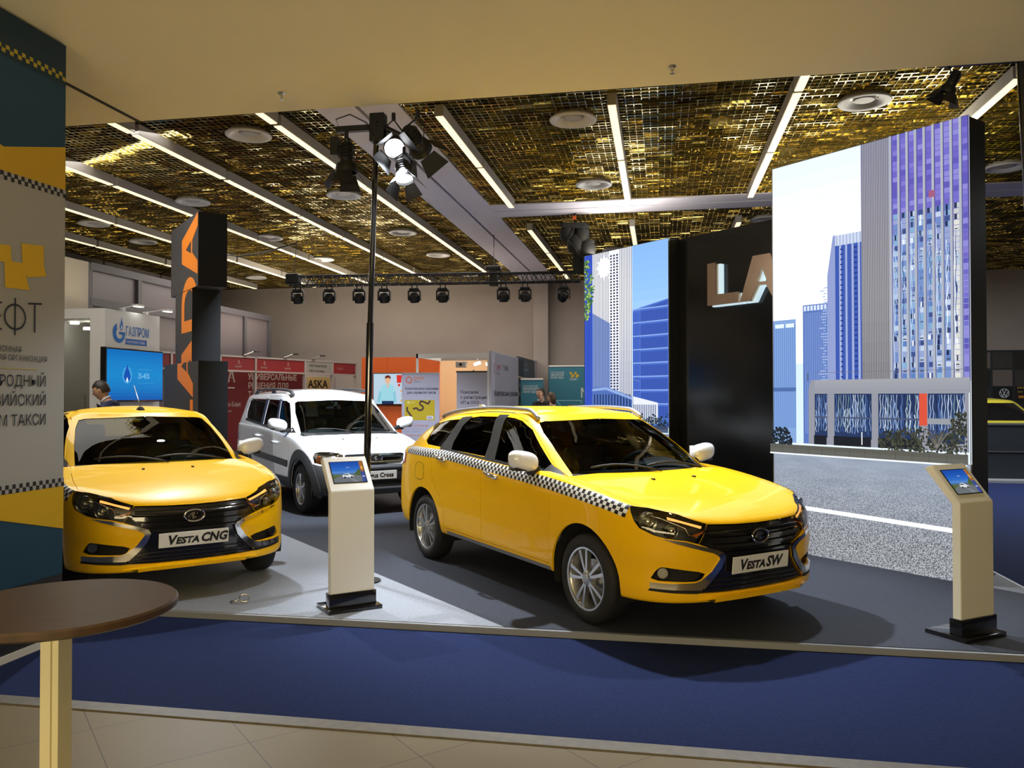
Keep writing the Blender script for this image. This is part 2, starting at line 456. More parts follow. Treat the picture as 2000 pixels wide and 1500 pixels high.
# ------------------------------------------------------------------ shapes of the two saloon / estate cars
def vesta_lower(sedan):
    E = [(.81, .735), (.75, .757), (.6, .805), (.42, .862), (.2, .905), (0, .94), (-.4, .99), (-1.4, 1.035), (-2.4, 1.07), (-3.5, 1.06 if not sedan else 1.02)]
    H = [(.81, .738), (.6, .83), (.42, .878), (.2, .92), (0, .955), (-.3, 1.0), (-.6, 1.03), (-1.4, 1.05), (-2.4, 1.09), (-3.1, 1.10), (-3.5, 1.06)]
    def W(w, front=0, rear=0): return [(.8, w-.03+front), (.3, w+.004), (0, w+.006), (-.5, w-.004), (-1.3, w), (-2.2, w+.002), (-2.65, w+.004), (-3.2, w-.03+rear), (-3.5, w-.05)]
    L = [dict(z=[(.8, .30), (.3, .28), (-.4, .30), (-2.1, .31), (-3.5, .33)], w=W(.74), xf=.66, xr=-3.38, af=.75, ar=.45),
         dict(z=[(.8, .258), (.6, .255), (.3, .265), (-.4, .285), (-2.1, .30), (-3.5, .30)], w=W(.835), xf=.775, xr=-3.46, af=.78, ar=.45, nf=3.2),
         dict(z=[(.8, .30), (.3, .31), (-.4, .33), (-3.5, .36)], w=W(.862), xf=.795, xr=-3.49, af=.78, ar=.45, nf=3.2),
         dict(z=.44, w=W(.872), xf=.80, xr=-3.52, af=.80, ar=.45),
         dict(z=[(.8, .55), (0, .60), (-3.5, .60)], w=W(.876), xf=.81, xr=-3.52, af=.80, ar=.45),
         dict(z=[(.8, .62), (.3, .70), (0, .74), (-3.5, .78)], w=W(.876), xf=.805, xr=-3.50, af=.80, ar=.45),
         dict(z=[(.8, .68), (.5, .76), (.2, .81), (0, .835), (-.4, .87), (-1.4, .91), (-3.5, .92)], w=W(.872), xf=.80, xr=-3.47, af=.80, ar=.45),
         dict(lid=-.045, w=W(.855), xf=.79, xr=-3.44, af=.79, ar=.45),
         dict(lid=-.012, w=W(.83), xf=.775, xr=-3.42, af=.78, ar=.45),
         dict(lid=0, w=W(.80), xf=.75, xr=-3.39, af=.76, ar=.45)]
    return ring_loft(L, H, E, (.45, -3.1), p=2.4)
def vesta_cabin(sedan):
    belt = [(-.1, .95), (-.4, .985), (-1.4, 1.03), (-2.4, 1.065), (-3.5, 1.075)]
    if sedan:
        E = [(-.95, 1.385), (-1.2, 1.415), (-1.7, 1.42), (-2.2, 1.36), (-2.45, 1.30)]
        H = [(-.95, 1.405), (-1.2, 1.452), (-1.6, 1.478), (-2.0, 1.455), (-2.4, 1.36)]
        R = [-3.12, -3.05, -2.80, -2.58, -2.42]
    else:
        E = [(-.95, 1.39), (-1.2, 1.42), (-1.7, 1.43), (-2.4, 1.40), (-3.1, 1.32)]
        H = [(-.95, 1.41), (-1.2, 1.455), (-1.6, 1.482), (-2.3, 1.475), (-3.1, 1.41)]
        R = [-3.43, -3.40, -3.27, -3.16, -3.08]
    def W(w, r=.07): return [(0, w-.02), (-.5, w), (-1.4, w), (-2.4, w-.01), (-3.4, w-r)]
    L = [dict(z=[(a, b-.05) for a, b in belt], w=W(.84), xf=-.08, xr=R[0], af=.75, ar=.5, nf=2.6),
         dict(z=belt, w=W(.822), xf=-.20, xr=R[1], af=.72, ar=.5, nf=2.6),
         dict(z=[(0, 1.17), (-1, 1.19), (-3.4, 1.2)], w=W(.745, .09), xf=-.53, xr=R[2], af=.66, ar=.45, nf=2.7),
         dict(lid=-.055, w=W(.655, .11), xf=-.90, xr=R[3], af=.5, ar=.4, nf=2.8),
         dict(lid=0, w=W(.565, .10), xf=-1.03, xr=R[4], af=.4, ar=.35, nf=3)]
    return ring_loft(L, H, E, (-1.25, -2.2 if sedan else -2.9), p=2.2)
M['liner'] = mat('arch_liner', (.006, .006, .006), .9)
M['cabin_cloth'] = mat('dark_seat_cloth', (.022, .022, .025), .8)
M['cabin_plastic'] = mat('dashboard_plastic', (.03, .032, .035), .5)
M['glass'] = glass_mat('car_glass', (.50, .60, .58), refl=.38)
M['tinted'] = glass_mat('tinted_glass', (.10, .12, .12), refl=.7)
M['lens'] = glass_mat('lamp_lens', (.9, .92, .92))
M['yellow'] = mat('taxi_yellow_paint', (.95, .53, .003), .38, spec=.12, coat=.45)
M['yellow'].node_tree.nodes['Principled BSDF'].inputs['Coat Roughness'].default_value = .05
M['amber_lit'] = mat('amber_lamp', (.9, .4, .05), .3, emit=(1.0, .50, .12), es=1.1)
M['amber'] = mat('amber_plastic', (.5, .13, .02), .2)
M['reflector'] = mat('lamp_reflector', (.55, .55, .5), .15, 1)
M['red_lamp'] = mat('red_lamp', (.35, .01, .015), .15, coat=1)
M['plate'] = mat('plate_white', (.72, .72, .72), .4)
M['ink'] = mat('ink_black', (.01, .01, .01), .5)
M['rail'] = mat('silver_rail', (.38, .38, .39), .4, .7)
def checker_mat():
    m = mat('checker_tape', (1, 1, 1), .35); b = m.node_tree.nodes['Principled BSDF']
    uv = N(m, 'ShaderNodeUVMap'); c = N(m, 'ShaderNodeTexChecker'); c.inputs['Scale'].default_value = 1
    c.inputs[1].default_value = (.72, .72, .70, 1); c.inputs[2].default_value = (.008, .008, .008, 1)
    mp = N(m, 'ShaderNodeMapping'); mp.inputs['Location'].default_value = (.01, .01, .5)
    LK(m, uv.outputs[0], mp.inputs[0]); LK(m, mp.outputs[0], c.inputs[0]); LK(m, c.outputs[0], b.inputs['Base Color']); return m
M['checker'] = checker_mat()

def wheel(parent, x, y, R, rr, style):
    """tyre as part, rim / brake disc as sub-parts. y is the rim face plane"""
    s = 1 if y > 0 else -1; W = .2
    c = (x, 0, R); bm = B(); yo = y+s*.012; yi = y-s*(W-.012)
    prof = [(rr-.006, yo-s*.02), (rr+.012, yo-s*.004), (rr+.035, yo), (R-.035, yo-s*.006), (R-.012, yo-s*.018), (R-.002, yo-s*.04), (R, yo-s*W*.35), (R, yi+s*.05), (R-.012, yi+s*.02), (R-.04, yi), (rr, yi+s*.01)]
    lathe(bm, prof, 'Y', 64, c)
    t = part('wheel', bm, M['rubber'], parent, smooth=.8)
    bm = B()
    lathe(bm, [(rr-.012, y-s*.012), (rr-.008, y), (rr+.004, y+s*.002), (rr+.006, y-s*.014), (rr-.008, y-s*.03), (rr-.02, y-s*.06), (rr-.024, yi+s*.03), (rr-.034, yi+s*.03), (rr-.03, y-s*.06), (rr-.014, y-s*.02)], 'Y', 64, c)
    n = 5
    for k in range(n):
        a0 = 2*PI*k/n+PI/2+.2
        offs = (-.20, .20) if style == 'double' else (0,)
        for da in offs:
            a = a0+da; w0, w1 = (.017, .026) if style == 'double' else (.03, .055)
            dr = Vector((math.cos(a), 0, math.sin(a))); a2 = a0+da*.75
            di = Vector((math.cos(a2), 0, math.sin(a2))); tn = Vector((-math.sin(a), 0, math.cos(a)))
            C0 = Vector((x, y-s*.012, R)); p = []
            for (r, w, h) in ((.045, w0, 0), (rr*.55, (w0+w1)/2, .0), (rr-.012, w1, 0)):
                dd = di if r < .06 else dr
                q = C0+dd*r; p.append((q-tn*w/2, q+tn*w/2, h))
            vs = [[bm.verts.new(u+Vector((0, s*(dz), 0))) for (u, dz) in ((A, .004), (Bq, .004), (Bq, -.03), (A, -.03))] for A, Bq, h in p]
            for A, C in zip(vs, vs[1:]):
                for i in range(4): bm.faces.new((A[i], A[(i+1) % 4], C[(i+1) % 4], C[i]))
    lathe(bm, [(0, y-s*.002), (.035, y-s*.004), (.055, y-s*.012), (.06, y-s*.05), (.0, y-s*.05)], 'Y', 24, c)
    bmesh.ops.recalc_face_normals(bm, faces=bm.faces)
    part('rim', bm, M['alloy'], t, smooth=.6)
    bm = B(); lathe(bm, [(0, y-s*.08), (.13, y-s*.08), (.13, y-s*.10), (0, y-s*.10)], 'Y', 32, c)
    box(bm, (x+s*0+.11, y-s*.09, R+.03), (.06, .06, .12))
    part('brake_disc', bm, M['steel'], t, smooth=.5)
    bm = B(); lathe(bm, [(0, y+s*.0005), (.024, y+s*.0005), (.026, y-s*.003), (0, y-s*.004)], 'Y', 24, c)
    part('hub_cap', bm, M['steel'], t, smooth=.5)
    return t
def arch_liner(x, R, r, y0, y1, sides_=(-1, 1)):
    bm = B(); n = 24
    for s in sides_:
        vs = []
        for k in range(n+1):
            a = PI*(-.08+1.16*k/n)
            vs.append([bm.verts.new((x+math.cos(a)*r, s*yy, R+math.sin(a)*r)) for yy in (y0, y1)])
        for A, C in zip(vs, vs[1:]): bm.faces.new((A[0], A[1], C[1], C[0]))
        bm.faces.new([v[0] for v in vs])
    return bm
def seat(parent, x, y, z=.5, name='seat', w=.48):
    bm = B(); box(bm, (x, y, z), (.5, w, .16), bev=.05)
    box(bm, (x-.27, y, z+.32), (.14, w, .6), rot=Matrix.Rotation(math.radians(-14), 3, 'Y'), bev=.05)
    o = part(name, bm, M['cabin_cloth'], parent, smooth=.7)
    bm = B()
    for dy in ((0,) if w < .8 else (-.4, .4)):
        box(bm, (x-.37, y+dy, z+.70), (.09, .27, .19), bev=.04)
        for q in (-.05, .05): cyl(bm, (x-.36, y+dy+q, z+.5), (x-.37, y+dy+q, z+.66), .007)
    part('headrest', bm, M['cabin_cloth'], o, smooth=.7)
    return o
def steering(parent, x, y, z):
    bm = B(); q = Matrix.Rotation(math.radians(-65), 3, 'Y')
    pts = [Vector((x, y, z))+q @ Vector((math.cos(a)*.185, math.sin(a)*.185, 0)) for a in np.linspace(0, 2*PI, 28, endpoint=False)]
    tube(bm, pts, .015, 8, closed=True)
    for a in (0, 2.1, 4.2):
        cyl(bm, Vector((x, y, z)), Vector((x, y, z))+q @ Vector((math.cos(a+.5)*.18, math.sin(a+.5)*.18, 0)), .014, n=6)
    cyl(bm, Vector((x, y, z))-q @ Vector((0, 0, -.02)), Vector((x, y, z))-q @ Vector((0, 0, .05)), .06)
    part('steering_wheel', bm, M['cabin_plastic'], parent, smooth=.7)
def strip_uv(shell, top, bot, cell, off=.003):
    """ribbon between two side-view polylines [(x,z)], on the -y side; UV in checks"""
    xs = np.linspace(top[0][0], top[-1][0], 90)
    n = 9; rows = []
    zt = pchip(top, xs); zb = pchip(bot, xs)
    bm = B(); uvl = bm.loops.layers.uv.new('UVMap'); g = []
    for i, x in enumerate(xs):
        col = []
        for k in range(n+1):
            z = zb[i]+(zt[i]-zb[i])*k/n
            h, nn, q, d = shell.bvh.ray_cast(Vector((x, -3, z)), Vector((0, 1, 0)))
            if h is None: h, nn, q, d = shell.bvh.find_nearest(Vector((x, -.8, z)))
            nn = shell.normal_at(h, 1) or nn
            col.append(bm.verts.new(h+nn*off))
        g.append(col)
    s = 0; S = [0]
    for i in range(1, len(xs)): s += (g[i][4].co-g[i-1][4].co).length; S.append(s)
    for i in range(len(xs)-1):
        for k in range(n):
            f = bm.faces.new((g[i][k], g[i+1][k], g[i+1][k+1], g[i][k+1]))
            for l, (a, b) in zip(f.loops, ((i, k), (i+1, k), (i+1, k+1), (i, k+1))): l[uvl].uv = (S[a]/cell, b/n*3)
    bm.normal_update()
    if sum(f.normal.y for f in bm.faces) > 0: bmesh.ops.reverse_faces(bm, faces=bm.faces)
    return bm
def mirrored(bm):
    for v in bm.verts: v.co.y *= -1
    bmesh.ops.reverse_faces(bm, faces=bm.faces); return bm
def sides(fn_, name, m, parent, smooth=True, sub=None):
    out = []
    for s in (-1, 1):
        bm = fn_(); bm = bm if s < 0 else mirrored(bm)
        out.append(part(name, bm, m, parent, smooth=smooth))
    return out
def xz(poly, y=-.9): return [(a, y, b) for a, b in poly]
def mirror_part(parent, x, z, y, m, big=1.0):
    def shape():
        bm = B(); bmesh.ops.create_uvsphere(bm, u_segments=28, v_segments=16, radius=1)
        for v in bm.verts:
            c = v.co; f = 1 if c.x > 0 else .45
            sx = math.copysign(abs(c.x)**.8, c.x); sy = math.copysign(abs(c.y)**.7, c.y); sz = math.copysign(abs(c.z)**.75, c.z)
            v.co = (x+sx*.085*f*big, y-.02+sy*.125*big, z+(sz*.078+.02*(-sy))*big)
        return bm
    r = sides(shape, 'wing_mirror', m, parent)
    for o, s in zip(r, (-1, 1)):
        bm = B(); box(bm, (x+.02, s*(abs(y)-.09), z-.085), (.07, .16, .05), bev=.02)
        box(bm, (x-.0, s*(abs(y)+.0), z-.055), (.12, .22, .035), bev=.015)
        part('mirror_foot', bm, M['black'], o, smooth=.7)
        bm = B(); box(bm, (x-.04, s*(abs(y)+.02), z), (.006, .2, .12), bev=.002)
        part('mirror_glass', bm, M['chrome'], o)
    return r
def surf(shell, x, y, z, d=(-1, 0, 0), off=0):
    D = Vector(d); h, n, i, dist = shell.bvh.ray_cast(Vector((x, y, z))-D*3, D)
    return (h+(shell.normal_at(h, 1) or n)*off) if h is not None else Vector((x, y, z))
def ribbon(shell, pts, w, off, thick0, d=(-1, 0, 0)):
    """raised bar following the shell through pts [(y,z)] seen from the front"""
    bm = B(); rows = []
    for (y, z) in pts:
        a = surf(shell, 0, y, z+w/2, d, off); b = surf(shell, 0, y, z-w/2, d, off); n = Vector((1, 0, 0)); thick = thick0(y) if callable(thick0) else thick0
        rows.append([bm.verts.new(q) for q in (a, b, b+Vector((thick, 0, 0)), a+Vector((thick, 0, -w*.3)))])
    for A, C in zip(rows, rows[1:]):
        for k in range(4): bm.faces.new((A[k], A[(k+1) % 4], C[(k+1) % 4], C[k]))
    bm.faces.new(rows[0][::-1]); bm.faces.new(rows[-1]); bmesh.ops.recalc_face_normals(bm, faces=bm.faces)
    return bm
def emblem(parent, shell, z, w=.075, h=.045):
    c = surf(shell, 0, 0, z); bm = B(); n = 40
    ring = [c+Vector((.004, w*math.cos(a), h*math.sin(a))) for a in np.linspace(0, 2*PI, n, endpoint=False)]
    tube(bm, ring, .006, 6, closed=True)
    # sail-boat mark: hull and sail strokes
    pts = [(-.045, -.012), (-.03, .012), (-.018, .026), (.004, .028), (-.006, -.008), (.02, -.008), (.028, .006), (.048, .006), (.044, .014), (.022, .014), (.01, -.018), (-.016, -.026), (-.022, .012)]
    prism(bm, [c+Vector((.006, a*w/.075, b*h/.045)) for a, b in pts], (.007, 0, 0))
    o = part('emblem', bm, M['chrome'], parent, smooth=.6)
    bm = B(); prism(bm, [c+Vector((-.004, w*math.cos(a), h*math.sin(a))) for a in np.linspace(0, 2*PI, 32, endpoint=False)], (.009, 0, 0))
    part('emblem_field', bm, M['gloss_black'], o)
def plate(parent, x, z, txts, tilt=0):
    bm = B(); box(bm, (x, 0, z), (.008, .52, .112), bev=.003)
    o = part('number_plate', bm, M['plate'], parent)
    o.matrix_local = Matrix.Translation((x, 0, z)) @ Matrix.Rotation(tilt, 4, 'Y') @ Matrix.Translation((-x, 0, -z))
    for (s, y, size, sx, sh, bo, zz) in txts:
        text_part('plate_lettering', s, size, (x+.0052, y, z+zz), (0, 1, 0), (0, 0, 1), M['ink'], o, sx=sx, shear=sh, bold=bo)
    return o

def build_vesta(sedan, root):
    P = M['yellow']; mats = [P, M['matte_black']]
    lo = Shell(vesta_lower(sedan)); cb = Shell(vesta_cabin(sedan))
    hl = [(.411, -.777, .860), (.488, -.69, .848), (.613, -.56, .814), (.741, -.42, .755), (.752, -.445, .706), (.748, -.495, .632), (.715, -.568, .653), (.643, -.676, .668), (.589, -.73, .687), (.513, -.785, .726), (.479, -.80, .769), (.439, -.795, .823)]
    dh = (-.75, .66, 0)
    bl = [(-.0, .738), (-.2, .742), (-.415, .752), (-.447, .706), (-.493, .632), (-.375, .585), (-.318, .558), (-.340, .479), (-.395, .41), (-.46, .350), (-.50, .32), (-.3, .314), (0, .31)]
    black = [(.8, a, b) for a, b in bl]+[(.8, -a, b) for a, b in bl[::-1] if a != 0]
    fog = smooth_poly([(.56, -.742, .400), (.60, -.725, .462), (.62, -.70, .488), (.66, -.66, .483), (.761, -.445, .45), (.751, -.472, .405), (.735, -.518, .391)], 1)
    R = .31
    body = lo.solid
    # openings
    cuts = B()
    for xx in (0, -2.635):
        bmesh.ops.create_cone(cuts, cap_ends=True, segments=56, radius1=.386, radius2=.386, depth=2.4, matrix=Matrix.Translation((xx, 0, R-.0)) @ Matrix.Rotation(PI/2, 4, 'X'))
    body = boolean(body, cuts, 'DIFFERENCE')
    for s in (1, -1):
        m_ = (lambda p: p) if s > 0 else mir
        dd = (dh[0], dh[1]*s, 0)
        body = boolean(body, cutprism(B(), m_(hl), dd, .3, .22), 'DIFFERENCE')
        body = boolean(body, cutprism(B(), m_(fog), (-.8, .6*s, 0), .3, .12), 'DIFFERENCE')
    body = boolean(body, cutprism(B(), black, (-1, 0, 0), .3, .25), 'DIFFERENCE')
    c = B(); box2(c, (-3.15 if not sedan else -2.6, -.76, .86), (-.32, .76, 1.3)); body = boolean(body, c, 'DIFFERENCE')
    cab = cb.solid
    ws = [(-.0, .968), (-.665, .975), (-.65, 1.07), (-.635, 1.15), (-.595, 1.28), (-.55, 1.355), (-.50, 1.368), (0, 1.385)]
    wsp = [(0, a, b) for a, b in ws]+[(0, -a, b) for a, b in ws[::-1] if a != 0]
    cab = boolean(cab, cutprism(B(), wsp, (-1, 0, 0), .3, 1.2), 'DIFFERENCE')
    rg = [(0, 1.09), (.60, 1.10), (.56, 1.2), (.50, 1.31), (0, 1.33)]
    rgp = [(-3.4, a, b) for a, b in rg]+[(-3.4, -a, b) for a, b in rg[::-1] if a != 0]
    cab = boolean(cab, cutprism(B(), rgp, (1, 0, 0), .3, .95), 'DIFFERENCE')
    fg = xz([(-.50, 1.0), (-.60, 1.055), (-.767, 1.156), (-1.007, 1.30), (-1.18, 1.369), (-1.294, 1.389), (-1.443, 1.397), (-1.40, 1.25), (-1.335, 1.045)])
    rgl = xz([(-1.478, 1.058), (-1.50, 1.20), (-1.566, 1.396), (-1.9, 1.392), (-2.08, 1.375), (-2.16, 1.30), (-2.194, 1.143), (-2.164, 1.08)])
    ql = xz([(-2.37, 1.09), (-2.31, 1.22), (-2.255, 1.358), (-2.55, 1.34), (-2.78, 1.305), (-2.82, 1.24), (-2.813, 1.13), (-2.73, 1.10)]) if not sedan else xz([(-2.26, 1.10), (-2.24, 1.25), (-2.40, 1.20), (-2.55, 1.11)])
    wins = [('front_door_glass', fg, M['glass']), ('rear_door_glass', rgl, M['tinted']), ('quarter_glass', ql, M['tinted'])]
    for nm, w, gm in wins:
        for s in (1, -1):
            c = cutprism(B(), w if s > 0 else mir(w), (0, s, 0), .3, .55); cab = boolean(cab, c, 'DIFFERENCE')
    # doors
    fd = xz([(-.40, .97), (-.398, .80), (-.412, .60), (-.42, .345), (-1.446, .355), (-1.455, .60), (-1.46, .86), (-1.452, .96), (-1.44, 1.10), (-1.52, 1.25), (-1.594, 1.435), (-1.45, 1.432), (-1.313, 1.415), (-1.127, 1.368), (-.914, 1.262), (-.70, 1.13), (-.55, 1.035)])
    rd = xz([(-1.452, .96), (-1.46, .86), (-1.455, .60), (-1.446, .355), (-2.154, .365), (-2.18, .52), (-2.235, .63), (-2.337, .715), (-2.415, .825), (-2.437, .92), (-2.443, 1.01), (-2.37, 1.075), (-2.30, 1.22), (-2.235, 1.375), (-2.10, 1.418), (-1.98, 1.433), (-1.594, 1.435), (-1.52, 1.25), (-1.44, 1.10)])
    for nm, dp, hx in (('front_door', fd, -1.264), ('rear_door', rd, -2.24)):
        inner = grow(dp, -.004)
        a = boolean(body, cutprism(B(), inner, (0, 1, 0), .3, .5), 'INTERSECT')
        b = boolean(cab, cutprism(B(), inner, (0, 1, 0), .3, .5), 'INTERSECT')
        for s in (1, -1):
            o = finish(a, lo, mats, nm, root, mirror=s < 0)
            f2 = finish(b, cb, mats, 'door_frame', o, mirror=s < 0)
            hz = .925 if nm == 'front_door' else 1.0
            p = surf(lo, hx, -.9, hz, (0, 1, 0)); bm = B()
            tube(bm, [(p.x-.1, -abs(p.y)+.01, hz+.012), (p.x-.09, -abs(p.y)-.022, hz+.012), (p.x, -abs(p.y)-.032, hz), (p.x+.09, -abs(p.y)-.026, hz-.012), (p.x+.1, -abs(p.y)+.01, hz-.014)], [.014, .016, .016, .016, .014], 10)
            for v in bm.verts: v.co.z = hz+(v.co.z-hz)*1.2
            if s < 0: mirrored(bm)
            part('door_handle', bm, M['chrome'], o, smooth=True)
        for s in (1, -1):
            q = grow(dp, .0015 if nm == 'rear_door' else 0); q = q if s > 0 else mir(q)
            body = boolean(body, cutprism(B(), q, (0, s, 0), .3, .5), 'DIFFERENCE')
            cab = boolean(cab, cutprism(B(), q, (0, s, 0), .3, .5), 'DIFFERENCE')
    # bonnet
    hb = [(.9, 0), (.9, -.425), (.745, -.43), (.61, -.575), (.485, -.705), (.40, -.752), (.2, -.755), (-.1, -.735), (-.345, -.705), (-.40, -.60), (-.36, 0)]
    hp = [(a, b, 1) for a, b in hb]+[(a, -b, 1) for a, b in hb[::-1] if b != 0]
    bon = boolean(body, cutprism(B(), grow(hp, -.004, (0, 1)), (0, 0, -1), .5, .34), 'INTERSECT')
    # keep bonnet above the grille line only
    body = boolean(body, cutprism(B(), hp, (0, 0, -1), .5, .34), 'DIFFERENCE')
    finish(bon, lo, mats, 'bonnet', root)
    finish(body, lo, mats, 'body', root); finish(cab, cb, mats, 'roof_and_pillars', root)
    # glass
    part('windscreen', patch(cb, wsp, (-1, 0, 0), -.004, .08), M['glass'], root, smooth=True)
    part('rear_screen', patch(cb, rgp, (1, 0, 0), -.004, .08), M['tinted'], root, smooth=True)
    for nm, w, gm in wins: sides(lambda: patch(cb, w, (0, 1, 0), -.005, .08), nm, gm, root)
    # black pillar and belt trims
    bp = xz([(-1.335, 1.045), (-1.40, 1.25), (-1.443, 1.397), (-1.566, 1.396), (-1.50, 1.20), (-1.478, 1.058)])
    cp = xz([(-2.164, 1.08), (-2.194, 1.143), (-2.16, 1.30), (-2.08, 1.375), (-2.255, 1.358), (-2.31, 1.22), (-2.37, 1.09)])
    belt = xz([(-.42, .972), (-.50, 1.012), (-.56, 1.035), (-.60, 1.055), (-.62, 1.008), (-1.335, 1.047), (-2.37, 1.09), (-2.37, 1.073), (-1.45, 1.032), (-.9, 1.0)])
    for q in (bp, cp): sides(lambda: patch(cb, grow(q, .016), (0, 1, 0), .003, .03), 'pillar_trim', M['black'], root)
    sides(lambda: patch(cb, belt, (0, 1, 0), .003, .1), 'belt_moulding', M['black'], root)
    if not sedan:
        bt = xz([(-2.78, 1.305), (-2.82, 1.24), (-2.95, 1.29), (-2.92, 1.31)])
        sides(lambda: patch(cb, bt, (0, 1, 0), .002, .08), 'rear_pillar_trim', M['gloss_black'], root)
    # cowl and wipers
    cw = [(0, a, b) for a, b in [(-.69, .955), (-.66, .99), (0, .985), (.66, .99), (.69, .955)]]
    part('cowl', patch(cb, cw, (-1, 0, 0), .003, .08), M['matte_black'], root, smooth=True)
    for (y0, y1, L) in ((.55, -.05, 1), (.05, -.52, .9)):
        pts = [surf(cb, 0, y0+(y1-y0)*t, .985+.055*math.sin(t*2.4), (-1, 0, 0), .018) for t in np.linspace(0, 1, 7)]
        part('wiper', tube(B(), pts, .009, 6), M['black'], root, smooth=True)
    # grille and lower intake
    part('grille', patch(lo, [(.8, a, b) for a, b in [(-.415, .752), (-.2, .742), (0, .738), (.2, .742), (.415, .752), (.447, .706), (.493, .632), (.375, .585), (.318, .558), (.3, .548), (-.3, .548), (-.318, .558), (-.375, .585), (-.493, .632), (-.447, .706)]], (-1, 0, 0), -.022, .05), M['gloss_black'], root, smooth=True)
    g = SC.objects.get('grille') if False else root.children[-1]
    for zz, ww in ((.700, .42), (.655, .44), (.610, .38)):
        part('grille_slat', ribbon(lo, [(y, zz+.012*(abs(y)/.45)**2) for y in np.linspace(-ww, ww, 17)], .026, -.024, .018), M['gloss_black'], g, smooth=.6)
    part('bumper_bar', ribbon(lo, [(y, .560+.006*(abs(y)/.3)**2) for y in np.linspace(-.315, .315, 17)], .022, -.016, .018), M['gloss_black'], g, smooth=.6)
    lw = [(-.3, .55), (.3, .55), (.318, .555), (.340, .479), (.395, .41), (.46, .350), (.50, .32), (0, .31), (-.50, .32), (-.46, .350), (-.395, .41), (-.340, .479), (-.318, .555)]
    part('lower_intake', patch(lo, [(.8, a, b) for a, b in lw], (-1, 0, 0), -.02, .05), M['gloss_black'], root, smooth=True)
    g = root.children[-1]
    for zz, ww in ((.395, .38), (.365, .42), (.338, .45)):
        part('intake_slat', ribbon(lo, [(y, zz) for y in np.linspace(-ww, ww, 13)], .010, -.022, .016), M['black'], g, smooth=.6)
    emblem(root, lo, .655)
    plate(root, surf(lo, 0, .0, .48).x+.006, .481, [('V', -.20, .094, 1.0, .22, .0042, -.032), ('ESTA', -.138, .068, 1.12, .22, .0036, -.032), ('CNG' if sedan else 'SW', .045, .094, .96 if sedan else 1.0, .22, .0042, -.032)], tilt=math.radians(5))
    # chrome boomerangs
    co = [(.626, -.699, .668), (.715, -.572, .648), (.785, -.385, .593), (.797, -.328, .572), (.798, -.312, .545), (.785, -.336, .475), (.771, -.395, .405), (.759, -.454, .350), (.75, -.485, .342), (.66, -.64, .345), (.574, -.748, .352)]
    ci = [(.572, -.746, .388), (.66, -.64, .384), (.735, -.518, .388), (.751, -.478, .402), (.772, -.41, .455), (.788, -.353, .533), (.787, -.362, .551), (.78, -.402, .573), (.683, -.625, .637)]
    for s in (1, -1):
        bm = patch(lo, co+ci, (-.85, .53, 0), .008, .04, thick=.012)
        if s < 0: mirrored(bm)
        part('chrome_trim', bm, M['chrome'], root, smooth=.6)
        bm = patch(lo, [(.562, -.757, .335), (.574, -.746, .352), (.66, -.64, .345), (.75, -.483, .342), (.762, -.452, .325), (.742, -.508, .318), (.66, -.65, .325)], (-.85, .53, 0), .002, .05)
        part('bumper_lower_trim', bm if s > 0 else mirrored(bm), M['matte_black'], root, smooth=True)
        # fog lamp in its recess
        bm = patch(lo, fog, (-.8, .6, 0), -.05, .06)
        fr = part('fog_lamp_recess', bm if s > 0 else mirrored(bm), M['matte_black'], root, smooth=True)
        c = surf(lo, .63, -.688, .446, (-.8, .6, 0)); ax = Vector((.85, -.53, 0)).normalized()
        bm = B(); cyl(bm, c-ax*.06, c-ax*.012, .034, .036, 20)
        if s < 0: mirrored(bm)
        fl = part('fog_lamp', bm, M['reflector'], root, smooth=.7)
        bm = B(); tube(bm, [c-ax*.012+Vector((-ax.y, ax.x, 0))*.037*math.cos(a)+Vector((0, 0, .037*math.sin(a))) for a in np.linspace(0, 2*PI, 20, endpoint=False)], .005, 6, closed=True)
        part('fog_lamp_ring', bm if s > 0 else mirrored(bm), M['black'], fl, smooth=True)
        # headlamp
        bm = patch(lo, grow(hl, .004, (0, 2)), dh, -.065, .06)
        h = part('headlamp', bm if s > 0 else mirrored(bm), M['black'], root, smooth=True)
        D = Vector(dh).normalized()
        for (px_, py_, pz_, rr) in ((.535, -.73, .765, .058), (.645, -.63, .712, .045)):
            c = surf(lo, px_, py_, pz_, dh); f = Vector((.93, -.36, 0)).normalized()
            bm = B(); lathe(bm, [(.012, -.03), (rr*.6, -.022), (rr, .0), (rr+.004, .004), (rr+.006, -.03)], 'Z', 24)
            bm.transform(Matrix.Translation(c+D*.035) @ f.to_track_quat('Z', 'Y').to_matrix().to_4x4())
            part('reflector_bowl', bm if s > 0 else mirrored(bm), M['reflector'], h, smooth=.8)
            bm = B(); bmesh.ops.create_uvsphere(bm, u_segments=16, v_segments=10, radius=rr*.55, matrix=Matrix.Translation(c+D*.045))
            part('bulb_lens', bm if s > 0 else mirrored(bm), M['reflector'], h, smooth=True)
        ind = [(.57, -.60, .812), (.613, -.558, .797), (.725, -.435, .745), (.73, -.45, .730), (.64, -.54, .770), (.575, -.60, .790)]
        bm = patch(lo, ind, dh, -.018, .03); part('indicator', bm if s > 0 else mirrored(bm), M['amber_lit'], h, smooth=True)
        bm = patch(lo, [(.748, -.438, .72), (.752, -.455, .70), (.742, -.505, .668), (.72, -.53, .685)], dh, -.02, .03); part('side_indicator', bm if s > 0 else mirrored(bm), M['amber'], h, smooth=True)
        ln = [(.47, -.76, .825), (.56, -.66, .800), (.64, -.57, .755), (.68, -.54, .735), (.70, -.53, .69), (.745, -.49, .672)]
        pts = [surf(lo, a, b, e, dh, -.014) for a, b, e in ln]
        bm = tube(B(), pts, .0035, 6); part('light_guide', bm if s > 0 else mirrored(bm), M['chrome'], h, smooth=True)
